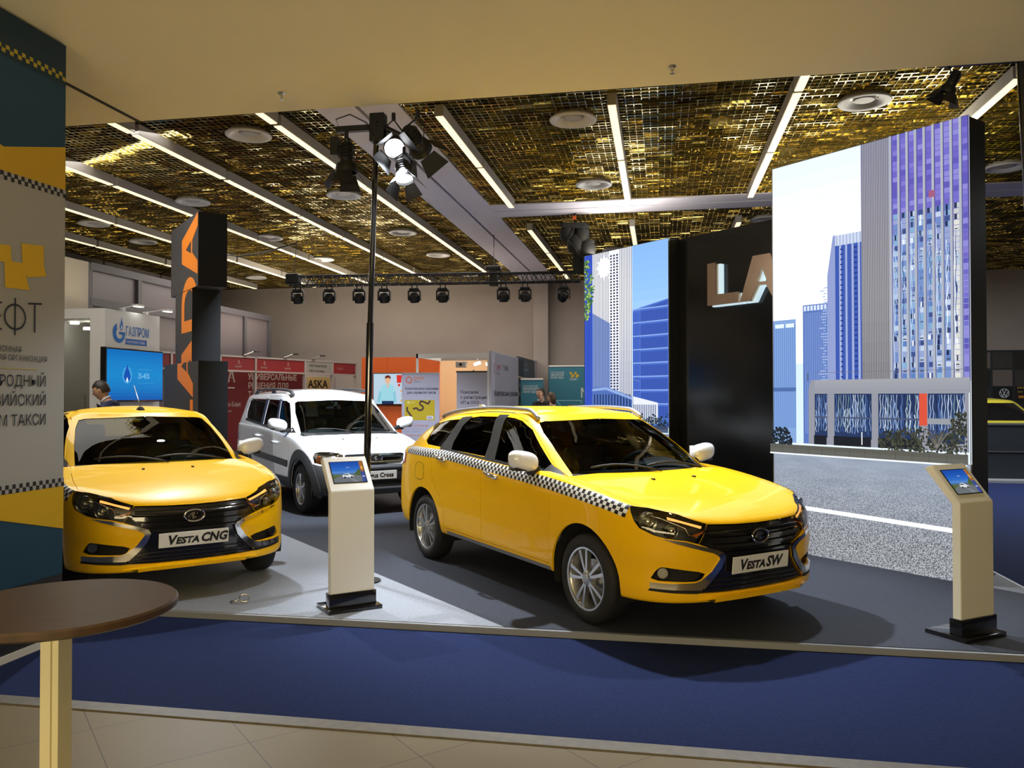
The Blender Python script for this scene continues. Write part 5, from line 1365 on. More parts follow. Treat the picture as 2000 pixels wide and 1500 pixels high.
# boxy black stand strip below the sign
bm = B(); box2(bm, (0, .02, 1.0), (.03, .08, 2.35)); part('cable_duct', bm, M['black'], gp)
tv = thing('wall_screen', 'large blue television screen with a white flame picture, on the white gas booth', 'television', (-8.62, 11.43, 1.54))
bm = B(); box2(bm, (-.10, .0, -.01), (.0, 1.50, .87), bev=.006); box2(bm, (-.16, .5, .2), (-.10, 1.0, .7)); part('casing', bm, M['gloss_black'], tv)
def tv_art(g):
    g.grad(.02, .02, 1.48, .84, ['0a58b0', '0f7ac4', '1188cc', '0f7fc8', '0b6cbc'], 14)
    g.circ(.52, .43, .115, '58b4e4', 28, ry=.135); g.circ(.52, .43, .10, '2f96d6', 28, ry=.12)
    g.poly([(.43, .40), (.46, .48), (.52, .60), (.58, .48), (.61, .40), (.58, .34), (.52, .32), (.46, .34)], '0c50b4'); g.poly([(.49, .34), (.52, .40), (.55, .34), (.52, .31)], 'e4f2fa')
    g.text('35-45%', .80, .38, .13, '7cc6ee', bold=.001, sx=.8); g.rect(.82, .53, 1.2, .536, '4aa8e0'); g.rect(.8, .30, 1.25, .306, '3c9cd8')
sign_on(tv, 'screen_picture', (.004, 0, 0), (0, 1, 0), tv_art, 'screen')
def arm_light(x, y, z, L, lab, tilt=.1, lit=True, sc=1):
    t = thing('arm_floodlight', lab, 'floodlight', (x, y, z))
    bm = B(); tube(bm, [(0, 0, 0), (0, -.12*sc, .02*sc), (L*.0, .0+L*.5, .09*sc), (0, L, .14*sc)], .012*sc, 6); box(bm, (0, -.02, .02), (.05, .05, .05)); part('arm', bm, M['white'] if lit else M['steel'], t)
    bm = B(); box(bm, (0, L+.07*sc, .13*sc), (.10*sc, .2*sc, .035*sc), bev=.01*sc); part('lamp_head', bm, M['white'] if lit else M['black'], t)
    if lit: bm = B(); box(bm, (.0, L+.07*sc, .13*sc-.021*sc), (.08*sc, .17*sc, .006)); part('lamp_glass', bm, M['lamp_white'], t)
    return t
arm_light(-8.70, 11.98, 3.03, .30, 'first arm floodlight on top of the white gas booth, nearer the frosted door'); arm_light(-8.70, 12.60, 3.03, .50, 'second arm floodlight on top of the white gas booth, above the end of the sign')

# red booth: local x along its front
a0 = Vector((-9.46, 16.25, 0)); a1 = Vector((-8.14, 20.87, 0)); rd_ = (a1-a0).normalized(); ang = math.atan2(rd_.y, rd_.x)
rb = thing('exhibition_booth', 'long red booth with a red fascia board and text walls, behind the white van', 'booth', a0, ang)
bm = B(); box2(bm, (-2.6, .0, 2.20), (2.74, .04, 2.50)); box2(bm, (3.83, 0, 2.20), (4.80, .04, 2.50)); part('fascia', bm, M['booth_red'], rb)
fs = rb.children[-1]
bm = B(); box2(bm, (2.76, -.01, 2.19), (3.81, .04, 2.50)); part('grey_fascia', bm, mat('fascia_grey', (.22, .21, .19), .6), rb)
fg_ = rb.children[-1]
bm = B()
for x_ in (-2.6, -1.3, 0, 1.06, 2.75, 3.82, 4.81): box2(bm, (x_-.025, -.02, 0), (x_+.025, .05, 2.53))
for z_ in (2.185, 2.51): box2(bm, (-2.6, -.02, z_-.02), (4.83, .05, z_+.02))
part('alu_frame', bm, M['alu'], rb)
bm = B(); box2(bm, (-2.6, .66, 0), (3.50, .70, 2.5)); part('text_wall', bm, M['booth_red_dark'], rb); twl = rb.children[-1]
bm = B(); box2(bm, (3.5, .62, 0), (4.72, .68, 2.3)); part('white_wall', bm, mat('booth_grey_white', (.42, .41, .42), .6), rb); wwl = rb.children[-1]
bm = B(); box2(bm, (3.56, .60, 1.3), (4.62, .62, 2.13)); part('beige_wall', bm, mat('booth_sand', (.55, .40, .17), .6), rb); sand = rb.children[-1]
def red_art(g):
    for i, s_ in enumerate(('УНИВЕРСАЛЬНЫЕ', 'РЕШЕНИЯ ДЛЯ', 'ТАКСОМОТОРНОГО', 'БИЗНЕСА')): g.text(s_, 1.50, 2.02-.215*i, .20, 'a8988e', bold=.003, sx=.95)
    g.text('А', .86, 1.95, .42, '9a8a82', bold=.01, sx=.8); g.rect(.85, 1.80, 1.08, 1.83, 'b0a098'); g.text('Альфа-Банк', .55, 1.38, .16, 'a09088', sx=.8)
    g.text('Такси', .80, 1.25, .08, 'a09088', sx=.8)
sign_on(twl, 'wall_lettering', (0, .655, 0), (1, 0, 0), red_art)
def fas_art(g):
    for x_ in (-.9, .55, 1.35, 2.15, -.2): g.text('A', x_-.03, 2.37, .10, 'b8a49c', sx=.8); g.rect(x_-.03, 2.35, x_+.04, 2.357, 'b8a49c'); g.text('партнёр', x_-.13, 2.27, .06, 'a89088', sx=.9)
    g.text('такси', 4.0, 2.31, .12, '9a6a66', sx=.8)
sign_on(fs, 'fascia_lettering', (0, -.004, 0), (1, 0, 0), fas_art)
def aska_art(g):
    g.text('ASKA такси форум', 2.90, 2.36, .095, '4a4844', sx=.80, bold=.001); g.text('ASKA Taxi training', 2.90, 2.23, .095, '4a4844', sx=.78, bold=.001)
sign_on(fg_, 'fascia_lettering', (0, -.016, 0), (1, 0, 0), aska_art)
sign_on(sand, 'wall_lettering', (0, .595, 0), (1, 0, 0), lambda g: (g.text('ASKA', 3.57, 1.84, .29, '1a1714', bold=.006, sx=1.12), g.circ(4.0, 1.70, .03, '241f1a'), g.poly([(4.28, 1.60), (4.34, 1.74), (4.42, 1.60)], '241f1a')) and None)
for i, (x_, w_) in enumerate(((.75, 'left'), (2.05, 'middle'), (3.05, 'right'))):
    p = a0+rd_*x_
    t = arm_light(p.x+.05, p.y, 2.53, .22, 'black arm spotlight on the red fascia, %s of the three' % ('leftmost' if i == 0 else 'middle one' if i == 1 else 'rightmost'), lit=False, sc=.9)
    t.rotation_euler = (0, 0, -.25)

# orange booth and its open corner stand
ob = thing('exhibition_booth', 'orange walled booth with a warm lit open corner, behind both cars in the middle', 'booth', (-6.8, 17.8, 0))
bm = B(); box2(bm, (0, 0, 0), (.62, .06, 2.51)); box2(bm, (.625, 0, 0), (1.86, .06, 2.51)); box2(bm, (.0, .06, 0), (.06, 2.2, 2.5)); part('orange_wall', bm, M['booth_orange'], ob)
bm = B(); box2(bm, (1.3, 1.75, 0), (3.5, 1.81, 2.5)); box2(bm, (3.46, -1.7, 0), (3.5, 1.8, 2.5)); part('beige_wall', bm, M['booth_beige'], ob)
bm = B(); box2(bm, (1.86, -1.78, 0), (1.90, -1.74, 2.49)); box2(bm, (1.86, -1.78, 2.40), (3.46, -1.73, 2.49)); box2(bm, (1.86, -1.74, 2.41), (1.90, .0, 2.48)); part('white_frame', bm, M['booth_white'], ob)
bm = B(); box2(bm, (3.36, -1.80, 0), (3.44, -1.70, 2.50)); part('end_post', bm, M['booth_white'], ob)
for i, x_ in enumerate((3.02, 3.28)):
    t = thing('stand_spotlight', 'small lit spotlight under the white beam, %s of the pair' % ('left' if i == 0 else 'right'), 'spotlight', (-6.8+x_, 16.6, 2.30))
    bm = B(); box(bm, (0, 0, .0), (.16, .05, .07), rot=Matrix.Rotation(-.3, 3, 'Y')); box(bm, (0, 0, .06), (.02, .02, .1)); part('housing', bm, M['white'], t)
    bm = B(); box(bm, (0, -.028, -.0), (.14, .006, .055), rot=Matrix.Rotation(-.3, 3, 'Y')); part('lamp_glass', bm, mat('warm_lamp', (1, .9, .7), .5, emit=(1, .85, .6), es=10) if i == 0 else M['warm_lamp'], t)
    M['warm_lamp'] = t.children[-1].data.materials[0]
t = thing('stand_speaker', 'small grey box hanging under the white beam beside the two lit spotlights', 'projector', (-4.1, 16.5, 2.28)); bm = B(); box(bm, (0, 0, 0), (.22, .15, .12), bev=.01); box(bm, (.12, 0, .1), (.3, .03, .03)); part('housing', bm, M['alu'], t); bm = B(); cyl(bm, (0, -.09, 0), (0, -.06, 0), .03); part('lens', bm, M['gloss_black'], t)
lamp('booth_glow', 'AREA', (-3.9, 17.6, 2.38), (-3.9, 17.8, 0), 38, (1, .72, .38), .8)
ot = thing('wall_screen', 'television showing a drawn man in a light blue shirt, on the orange wall', 'television', (-6.47, 17.76, 1.44))
bm = B(); box2(bm, (-.02, -.06, -.02), (1.22, .03, .71), bev=.006); part('casing', bm, M['gloss_black'], ot)
def tvo(g):
    g.rect(0, 0, 1.2, .69, 'bcd3e4')
    g.poly([(.16, 0), (.14, .30), (.22, .43), (.34, .47), (.46, .43), (.52, .30), (.50, 0)], '9ed6e4'); g.poly([(.14, .3), (.08, .05), (.14, .02), (.2, .25)], '8ac8da'); g.poly([(.52, .3), (.55, .04), (.49, .02), (.46, .25)], '8ac8da')
    g.rect(.2, 0, .48, .07, '26345c'); g.circ(.34, .54, .062, 'e8b890', 16, ry=.08); g.poly([(.275, .56), (.28, .64), (.36, .66), (.41, .62), (.405, .56), (.37, .60), (.30, .59)], '6a2418')
    g.poly([(.30, .44), (.34, .36), (.38, .44)], 'e8b890'); g.poly([(.56, .48), (.66, .48), (.68, .66), (.55, .66)], 'd8352a'); g.circ(.61, .43, .03, 'd8352a', 12)
    for i, c in enumerate(('e8eaf0', '2f48b4', 'c8302a')): g.poly([(.84, .60-.04*i), (1.0, .62-.04*i), (1.16, .58-.04*i), (1.16, .54-.04*i), (1.0, .58-.04*i), (.84, .56-.04*i)], c)
    for x_, y_, s_ in ((.66, .20, 1), (.64, .08, 1.3), (.86, .42, .8), (.64, .30, .8)):
        g.poly([(x_, y_), (x_+.05*s_, y_+.05*s_), (x_+.16*s_, y_+.05*s_), (x_+.22*s_, y_), (x_+.22*s_, y_-.02), (x_, y_-.02)], 'f0a020')
    g.poly([(.98, 0), (.96, .24), (1.02, .30), (1.10, .30), (1.16, .22), (1.16, 0)], '7a8ec0'); g.rect(.98, 0, 1.14, .12, '2a3558'); g.circ(1.06, .36, .04, 'e8b890', 12); g.circ(1.06, .385, .04, '2a1a14', 10, ry=.02)
sign_on(ot, 'screen_picture', (0, -.062, 0), (1, 0, 0), tvo, 'screen')
def rollup(x, y, w, h, label, art, bar=False):
    t = thing('rollup_banner', label, 'roll-up banner', (x, y, 0))
    bm = B(); box2(bm, (0, -.004, .06), (w, .004, h)); part('sheet', bm, M['booth_lilac'] if not bar else M['booth_lilac'], t); s_ = t.children[-1]
    bm = B(); box2(bm, (-.02, -.1, 0), (w+.02, .1, .07), bev=.01); part('base', bm, M['steel'], t)
    bm = B(); box2(bm, (-.01, -.012, h-.02), (w+.01, .012, h+.01)); part('top_rail', bm, M['black'] if bar else M['steel'], t)
    bm = B(); cyl(bm, (w/2, .03, .05), (w/2, .03, h+.03), .012); part('support_pole', bm, M['black'], t)
    sign_on(s_, 'banner_print', (0, -.006, 0), (1, 0, 0), art)
def art1(g):
    g.rect(0, .06, .8, 2.1, 'a9a9c0')
    for r, c in ((.068, 'd0561a'), (.05, 'a9a9c0')): g.circ(.15, 1.95, r, c, 20)
    g.poly([(.17, 1.90), (.21, 1.86), (.19, 1.92)], 'd0561a')
    g.text('QIWI', .24, 1.95, .095, 'd0702a', bold=.001); g.text('Контур', .24, 1.90, .045, '55586a')
    g.text('Комплексное решение', .07, 1.75, .072, '22243a', bold=.0015, sx=.88); g.text('для сервисов такси', .11, 1.67, .072, '22243a', bold=.0015, sx=.88)
    g.rect(.06, 1.13, .70, 1.54, 'b9a41e')
    pts = [(.17, 1.13), (.21, 1.20), (.16, 1.27), (.11, 1.33), (.12, 1.40)]; g.line(pts, .035, '3c2336')
    pts = [(.24, 1.36), (.32, 1.38), (.36, 1.33), (.44, 1.34), (.46, 1.40), (.38, 1.46), (.40, 1.52), (.48, 1.50), (.56, 1.46), (.60, 1.53)]; g.line(pts, .035, '3c2336')
    g.circ(.14, 1.49, .03, 'd8cc7a', 14); g.text('QIWI', .18, 1.475, .045, 'e4dca0'); g.rect(.53, 1.15, .67, 1.22, 'cfd0e0'); g.text('VISA', .545, 1.165, .05, '1f2c74', bold=.001); g.text('4276', .3, 1.2, .03, 'd890b0')
    g.text('Прием платежей', .06, 1.0, .06, 'b07a6a', bold=.001); g.text('QR, SMS, терминалы и TSE', .06, .94, .04, '8a8ca4'); g.text('Яндекс, интернет', .06, .89, .04, '8a8ca4')
    g.text('Выплаты водителям', .06, .80, .06, 'b07a6a', bold=.001); g.text('Мгновенные выплаты', .06, .74, .04, '8a8ca4'); g.text('на карты и кошельки водителей', .06, .69, .04, '8a8ca4')
rollup(-5.205, 15.9, .757, 2.085, 'lilac roll-up banner with an orange ring logo and yellow bank card, before the orange booth', art1)
def art2(g):
    g.rect(0, .06, .69, 2.1, 'a9a7b8')
    for i, s_ in enumerate(('Поможем', 'с регистрацией', 'ИП и ООО')): g.text(s_, .08, 1.67-.105*i, .088, '24242c', bold=.0015, sx=.9)
    g.text('И откроем расчётный счёт', .08, 1.30, .04, '4a4a58', bold=.0005)
rollup(-4.08, 16.02, .69, 2.12, 'grey roll-up banner with black serif text, in the warm lit corner stand', art2, bar=True)
# side panels running back from the corner post
sp_ = thing('booth_side_wall', 'row of lilac, navy and white booth panels running back beside the corner stand', 'partition', (-3.3, 15.75, 0))
for nm, w0, w1, m_, h0, h1 in (('lilac_panel', 0, 3.05, 'booth_lilac', 0, 2.52), ('navy_panel', 3.08, 5.65, 'booth_navy', 2.08, 2.56), ('black_panel', 3.08, 5.65, 'booth_black', 0, 2.06), ('white_panel', 5.7, 6.0, 'booth_lilac', 0, 2.58)):
    bm = B(); box2(bm, (-.05, w0, h0), (0, w1, h1)); part(nm, bm, M[m_], sp_)
def spa(g):
    g.circ(.30, 2.18, .10, 'b05a66', 20, ry=.12); g.circ(.30, 2.18, .085, '9c9cae', 20, ry=.105); g.text('QIWI', .5, 2.16, .16, 'a85a6a', sx=1.2); g.text('ТОЧКА', 1.2, 2.16, .16, '55505c', sx=1.1)
    g.text('Контур', .5, 2.06, .08, '8a7a88', sx=1.2); g.text('Комплексные решения', .25, 1.62, .17, '3c3c4a', sx=1.5, bold=.002)
    g.text('SOLUTION', 3.3, 1.98, .13, '98a0a8', sx=1.5) if False else None
    g.text('ЦЕНТР', 3.9, 2.36, .09, 'a4acb4', sx=1.6); g.text('РЕШЕНИЙ', 3.8, 2.24, .09, 'a4acb4', sx=1.6)
    g.text('IN', 3.15, 1.82, .15, 'a8a49c', sx=1.6, bold=.001); g.text('SERVICES', 2.0+.95, 1.62, .15, 'b4aa98', sx=1.7, bold=.001); g.text('QUALITY', 3.0, 1.40, .10, '8a8a88', sx=1.9)
sign_on(sp_, 'panel_lettering', (.003, 0, 0), (0, 1, 0), spa)
# teal forum backdrops
M['teal'] = mat('teal', (.03, .17, .24), .6)
def teal(x0, x1, y, h, label):
    t = thing('backdrop_wall', label, 'backdrop', (x0, y, 0)); w = x1-x0
    bm = B(); box2(bm, (0, 0, 0), (w, .05, h)); part('panel', bm, M['teal'], t)
    bm = B(); box2(bm, (0, -.02, h), (w, .06, h+.04)); part('top_rail', bm, M['booth_white'], t)
    def art(g):
        for k in range(max(1, int((w+.05)/.9))):
            x = .05+k*.9
            for dy in (0,):
                g.text('МЕЖДУНАРОДНЫЙ', x, h-.17, .06, 'c8d4d8', sx=.6); g.text('ЕВРАЗИЙСКИЙ', x, h-.24, .075, 'c8d4d8', sx=.62, bold=.001); g.text('ФОРУМ ТАКСИ', x, h-.31, .075, 'c8d4d8', sx=.6, bold=.001)
                if w < .9: continue
                for a, b in ((.50, .14), (.56, .20), (.62, .14), (.68, .20), (.53, .22), (.65, .22)): g.rect(x+a, h-b-.06, x+a+.06, h-b, 'c8a418')
                g.text('МЕФТ', x+.50, h-.36, .09, 'c8d4d8', sx=.8)
        if w > 1.5:
            g.text('МЕФТ', .82, h-.80, .34, 'c8ccc8', sx=.9, bold=.004)
            g.poly([(.50, h-1.0), (.95, h-1.0), (.93, h-1.2), (.96, h-1.45), (.55, h-1.45), (.56, h-1.2)], 'c8a010'); g.rect(1.15, h-1.45, 1.6, h-1.05, 'c8a010')
            g.line([(.2, h-.88), (.85, h-.88), (.85, h-.96)], .02, '8ac0cc'); g.line([(.2, h-.88), (.3, h-1.0), (.3, h-1.45)], .02, '8ac0cc')
    sign_on(t, 'backdrop_print', (0, -.004, 0), (1, 0, 0), art)
teal(-2.87, .2, 21.0, 2.38, 'teal forum backdrop with large white letters and yellow squares, beside the left city panel')
teal(-3.25, -2.72, 18.9, 2.0, 'narrow teal backdrop just behind the two standing people')
# car maker stand on the far right
vw = thing('exhibition_booth', 'black booth wall of display squares with a round car badge, at the far right edge', 'booth', (7.18, 21.98, 0))
bm = B(); box2(bm, (-.9, 0, 0), (5, .1, 2.75)); part('wall', bm, M['booth_black'], vw)
cells = [(0, 2.45, '1a1818'), (1, 2.45, '6a605c'), (2, 2.45, '8a807a'), (0, 2.05, '3a3432'), (1, 2.05, '161616'), (2, 2.05, '0e0e0e'), (0, 1.65, '0a0b0c'), (1, 1.65, '1a1a16'), (2, 1.65, '101010')]
def vwa(g):
    for i, z, c in [(k, z, rng.choice(['1a1818', '6a605c', '26241f', '0e0e0e', '3c3834'])) for k in range(-2, 9) for z in (2.30, 1.86)]:
        x = .95+.5*i
        if x > 0: g.rect(x, z, x+.45, z+.40, c)
    x = .95; g.rect(x, 1.44, x+.45, 1.84, '07080a'); g.circ(x+.26, 1.68, .115, 'c8ccd0', 28); g.circ(x+.26, 1.68, .10, '0a0b0c', 28)
    c0, c1 = x+.26, 1.68
    g.line([(c0-.045, c1+.088), (c0, c1-.005), (c0+.045, c1+.088)], .016, 'c8ccd0'); g.line([(c0-.088, c1+.045), (c0-.035, c1-.088), (c0, c1-.005), (c0+.035, c1-.088), (c0+.088, c1+.045)], .016, 'c8ccd0')
    g.text('Volkswagen', x+.06, 1.48, .065, 'b0b4b8', sx=.95)
    x = 1.45; g.rect(x, 1.44, x+.45, 1.84, '15140e')
    for k in range(3): g.rect(x+.06+.06*k, 1.80, x+.10+.06*k, 1.83, 'c89818')
    g.rect(x+.28, 1.46, x+.30, 1.8, 'a89838'); g.rect(x+.06, 1.70, x+.18, 1.73, '88702a'); g.rect(x+.08, 1.56, x+.2, 1.62, 'c07a18')
sign_on(vw, 'display_squares', (0, -.004, 0), (1, 0, 0), vwa)
ct = thing('display_counter', 'long low black counter in front of the far right yellow taxi', 'counter', (5.95, 16.8, 0)); bm = B(); box2(bm, (0, 0, .0), (5, .4, 1.06)); part('front', bm, M['booth_black'], ct)
bm = B(); box2(bm, (-.02, -.03, 1.06), (5, .42, 1.09)); box2(bm, (-.02, -.03, .55), (5, 0, .57)); part('top_edge', bm, M['grey_plastic'], ct)
bm = B(); box2(bm, (-.1, -.4, 0), (5, -.0, .05)); part('plinth', bm, M['edge'], ct)
def far_taxi():
    r = thing('taxi_car', 'yellow taxi seen over a black counter at the far right edge', 'car', (6.97, 18.10, .10), math.radians(-90))
    # the nose points to the viewer; only roof, screen and bonnet edge show over the counter
    lo = Shell(vesta_lower(True), .01); cb = Shell(vesta_cabin(True), .01)
    P = M['far_yellow'] = mat('pale_yellow_paint', (.75, .65, .06), .3, coat=.5)
    wsp = [(0, -.66, 1.0), (0, .66, 1.0), (0, .52, 1.36), (0, -.52, 1.36)]
    me = lo.ref; me.materials.append(P); o = link(bpy.data.objects.new('body', me), r)
    for p in me.polygons: p.use_smooth = True
    me = cb.ref; me.materials.append(P); o = link(bpy.data.objects.new('roof', me), r)
    for p in me.polygons: p.use_smooth = True
    part('windscreen', patch(cb, wsp, (-1, 0, 0), .004, .08), M['gloss_black'], r, smooth=True)
    sides(lambda: patch(cb, xz([(-.6, 1.05), (-1.2, 1.36), (-2.0, 1.36), (-2.3, 1.1)]), (0, 1, 0), .004, .08), 'side_glass', M['gloss_black'], r)
    bm = B(); box(bm, (.80, 0, 1.0-.0), (.02, .5, .1)); 
    bm.free()
    for xx in (0, -2.635):
        for s in (-1, 1):
            bm = B(); lathe(bm, [(0, s*.86), (.31, s*.86), (.31, s*.68), (0, s*.68)], 'Y', 24, (xx, 0, .31)); part('wheel', bm, M['rubber'], r)
    bm = B(); q = surf(lo, 0, 0, .70); box(bm, (.80, 0, .70), (.03, .30, .06)); part('badge_bar', bm, M['chrome'], r)
far_taxi()
# ------------------------------------------------------------------ lamps on the ceiling
M['tube_lit'] = mat('tube_lit', (1, .9, .7), .5, emit=(1, .82, .52), es=1.25)
M['fixture'] = mat('fixture_grey', (.36, .34, .33), .5)
M['disc'] = mat('disc_white', (.55, .54, .54), .5)
RW = {-12.85: 'leftmost row', -11.25: 'second row from the left', -9.47: 'third row from the left', -7.74: 'fourth row from the left', -5.99: 'fifth row from the left', -4.22: 'row left of the pale ceiling band', -2.35: 'row right of the pale ceiling band', -.49: 'second row right of the pale band', 1.36: 'third row right of the pale band', 3.38: 'rightmost row over the tall panel'}
ORD = ['nearest', 'second', 'third', 'fourth', 'fifth', 'sixth', 'seventh', 'eighth']
def tube_light(u, w0, w1, label):
    t = thing('linear_ceiling_light', label, 'ceiling light', (u, (w0+w1)/2, ZC-.17), 0, 'linear lights in rows on the gold ceiling'); L = (w1-w0)/2
    bm = B(); box2(bm, (-.05, -L, .0), (.05, L, .125), bev=.003); part('housing', bm, M['fixture'], t)
    bm = B(); box2(bm, (-.040, -L+.01, -.010), (.040, L-.01, .0)); part('diffuser', bm, M['tube_lit'], t)
for u, row in RW.items():
    segs_ = [(6.35, 8.35), (8.42, 10.35), (10.43, 12.72), (12.78, 14.56), (14.62, 16.85), (16.92, 19.05), (19.12, 21.2)] if u < -3 else [(6.45, 8.4) if u > 1 else None, (8.45, 10.44), (10.5, 12.8), (14.62, 16.98), (17.1, 19.0), (19.1, 20.9)]
    segs_ = [s_ for s_ in segs_ if s_]
    vis = []
    for a, b in segs_:
        # keep the ones the hall view can see past the soffit
        if u < -3 and b < 8.3+max(0, (-u-6.2))*.95: continue
        if u > 3 and a > 11: continue
        if u < -10 and b < 13: continue
        vis.append((a, b))
    for i, (a, b) in enumerate(vis): tube_light(u, a, b, 'linear ceiling light, %s along the %s' % (ORD[i], row))
def disc(u, w, label):
    t = thing('ceiling_disc', label, 'ceiling diffuser', (u, w, ZC-.09), 0, 'round white ceiling discs')
    bm = B(); lathe(bm, [(0, .05), (.14, .05), (.17, .03), (.20, .004), (.235, -.012), (.265, -.004), (.27, .01), (.25, .03), (.20, .09), (0, .09)], 'Z', 44); part('dish', bm, M['disc'], t, smooth=.7)
    bm = B(); cyl(bm, (0, 0, .02), (0, 0, .052), .10, .12, 24); part('core', bm, M['fixture'], t, smooth=.6)
for i, (u, w, s_) in enumerate([(-4.84, 8.93, 'left of the spotlight stand, nearest the soffit'), (-4.84, 11.9, 'left of the stand pole, between two light rows'), (-4.84, 14.84, 'just right of the stand pole'), (-4.84, 17.35, 'third behind the stand pole, above the truss'), (-4.84, 20.3, 'farthest above the truss, beside the pale band'),
    (-.96, 9.1, 'centre of the ceiling, nearest the soffit'), (-.96, 11.96, 'centre of the ceiling, just before the cross band'), (-.96, 17.5, 'peeking over the left city panel'), (2.14, 9.1, 'upper right, above the right city panel'), (-7.4, 11.87, 'above the grey advertising column'), (-7.4, 8.93, 'hidden high at the left behind the soffit'),
    (-10.3, 14.75, 'far left, second from the banner column'), (-10.1, 13.05, 'far left beside the banner column'), (-10.5, 19.8, 'far left, low above the partition'), (4.66, 12.1, 'at the right edge behind the tall panel'), (1.85, 14.9, 'right of the cross band above the black wall'), (-7.6, 17.4, 'above the right end of the column'),(-7.6,14.84,'behind the top of the column')]):
    if i in (10,): continue
    disc(u, w, 'round white ceiling disc, '+s_)
for u, w, s_ in ((-2.91, 5.88, 'left'), (.09, 5.91, 'right')):
    t = thing('sprinkler_head', 'small ceiling sprinkler in the cream soffit, the %s one' % s_, 'sprinkler', (u, w, 3.945))
    bm = B(); lathe(bm, [(0, .055), (.028, .055), (.03, .048), (.012, .045), (.010, .02), (0, .02)], 'Z', 16); part('escutcheon', bm, M['steel'], t, smooth=.6)
    bm = B(); cyl(bm, (0, 0, 0), (0, 0, .03), .004, n=8); cyl(bm, (0, 0, -.002), (0, 0, .002), .016, n=12); part('deflector', bm, M['steel'], t)

# ------------------------------------------------------------------ spotlight stand, truss, moving heads
M['glow'] = mat('spot_lens', (1, 1, 1), .5, emit=(.92, .95, 1), es=14)
M['glow_dim'] = mat('spot_lens_dim', (1, 1, 1), .5, emit=(.8, .9, 1), es=1.5)
def par_light(loc, aim, label, lit=True, sc=1.0, yoke=True, name='barn_door_spotlight'):
    t = thing(name, label, 'spotlight', loc); D = (Vector(aim)-Vector(loc)).normalized(); q = D.to_track_quat('Z', 'Y').to_matrix().to_4x4()
    def add(nm, bm, m, sm=.7, p=t):
        bm.transform(q); return part(nm, bm, m, p, smooth=sm)
    bm = B(); lathe(bm, [(0, -.20*sc), (.045*sc, -.20*sc), (.06*sc, -.17*sc), (.065*sc, -.02*sc), (.09*sc, .0), (.10*sc, .05*sc), (.10*sc, .07*sc), (.092*sc, .07*sc), (.088*sc, .03*sc), (0, .03*sc)], 'Z', 28)
    for k in range(4): lathe(bm, [(.064*sc, -.16*sc+.03*sc*k), (.074*sc, -.155*sc+.03*sc*k), (.064*sc, -.15*sc+.03*sc*k)], 'Z', 24)
    hd = add('housing', bm, M['truss'])
    bm = B(); lathe(bm, [(0, .034*sc), (.086*sc, .034*sc), (.086*sc, .036*sc), (0, .036*sc)], 'Z', 28); add('lens', bm, M['glow'] if lit else M['gloss_black'])
    for k in range(4):
        a = k*PI/2+PI/4; r = .10*sc; bm = B(); w = .085*sc if k % 2 else .10*sc
        c, s_ = math.cos(a), math.sin(a); tn = Vector((-s_, c, 0)); o = Vector((c, s_, 0))*r+Vector((0, 0, .07*sc)); out = Vector((c*.55, s_*.55, .85)).normalized()*.15*sc
        prism(bm, [o-tn*w*.75, o+tn*w*.75, o+tn*w*1.15+out, o-tn*w*1.15+out], Vector((c, s_, 0))*.002); add('barn_door', bm, M['truss'], False)
    if yoke:
        bm = B(); x = Vector((1, 0, 0)); 
        pts = [q @ (Vector((.085*sc, 0, -.06*sc))), q @ Vector((.09*sc, 0, -.06*sc))+Vector((0, 0, .12*sc)), Vector((0, 0, .24*sc)), q @ Vector((-.09*sc, 0, -.06*sc))+Vector((0, 0, .12*sc)), q @ Vector((-.085*sc, 0, -.06*sc))]
        tube(bm, pts, .008*sc, 6); cyl(bm, (0, 0, .23*sc), (0, 0, .30*sc), .018*sc); part('yoke', bm, M['truss'], t, smooth=.7)
    return t
st = thing('light_stand', 'tall black pole carrying spotlights on two arms, in front of the white van', 'light stand', (-2.40, 6.56, .05))
bm = B(); cyl(bm, (-.075, 0, 0), (-.03, 0, 2.2), .030, n=14); cyl(bm, (-.03, 0, 2.2), (.03, 0, 3.98), .023, n=14); part('pole', bm, M['gloss_black'], st, smooth=.6)
bm = B(); lathe(bm, [(0, .03), (.05, .03), (.13, .012), (.13, 0), (0, 0)], 'Z', 28, (-.075, .02, 0)); part('foot', bm, M['truss'], st, smooth=.6)
bm = B(); box(bm, (.04, 0, 3.86), (.13, .10, .24), bev=.008); cyl(bm, (.045, -.05, 3.90), (.045, -.07, 3.90), .01); part('head_block', bm, M['truss'], st)
bm = B(); box(bm, (-.16, -.02, 3.86), (.34, .045, .05)); part('arm', bm, M['truss'], st)
bm = B(); tube(bm, [(.10, 0, 3.86), (.30, .04, 3.76)], .025, 8); part('arm', bm, M['truss'], st)
bm = B(); tube(bm, [(-.30, -.02, 3.86), (-.33, -.03, 3.95), (-.2, -.04, 3.98), (-.05, -.04, 3.9), (0, -.06, 3.8), (.04, -.06, 3.72)], .006, 6); part('cable', bm, M['black'], st, smooth=True)
bm = B(); box(bm, (-.34, -.02, 3.72), (.07, .07, .16), bev=.008); part('ballast_box', bm, M['truss'], st)
par_light((-2.63, 6.52, 3.60), (-2.60, 6.5, 0), 'black barn door spotlight hanging from the left arm of the stand, pointing down', lit=False, sc=.95)
par_light((-2.21, 6.52, 3.74), (-1.98, 6.08, 3.35), 'brightly lit barn door spotlight at the right of the stand, upper one', lit=True, sc=.92)
par_light((-2.10, 6.46, 3.47), (-1.98, 6.28, 3.05), 'lit barn door spotlight at the right of the stand, lowest one', lit=True, sc=.78)
par_light((-2.02, 6.60, 3.76), (-1.7, 8.0, 3.1), 'unlit barn door spotlight seen from behind at the right arm end', lit=False, sc=1.0)
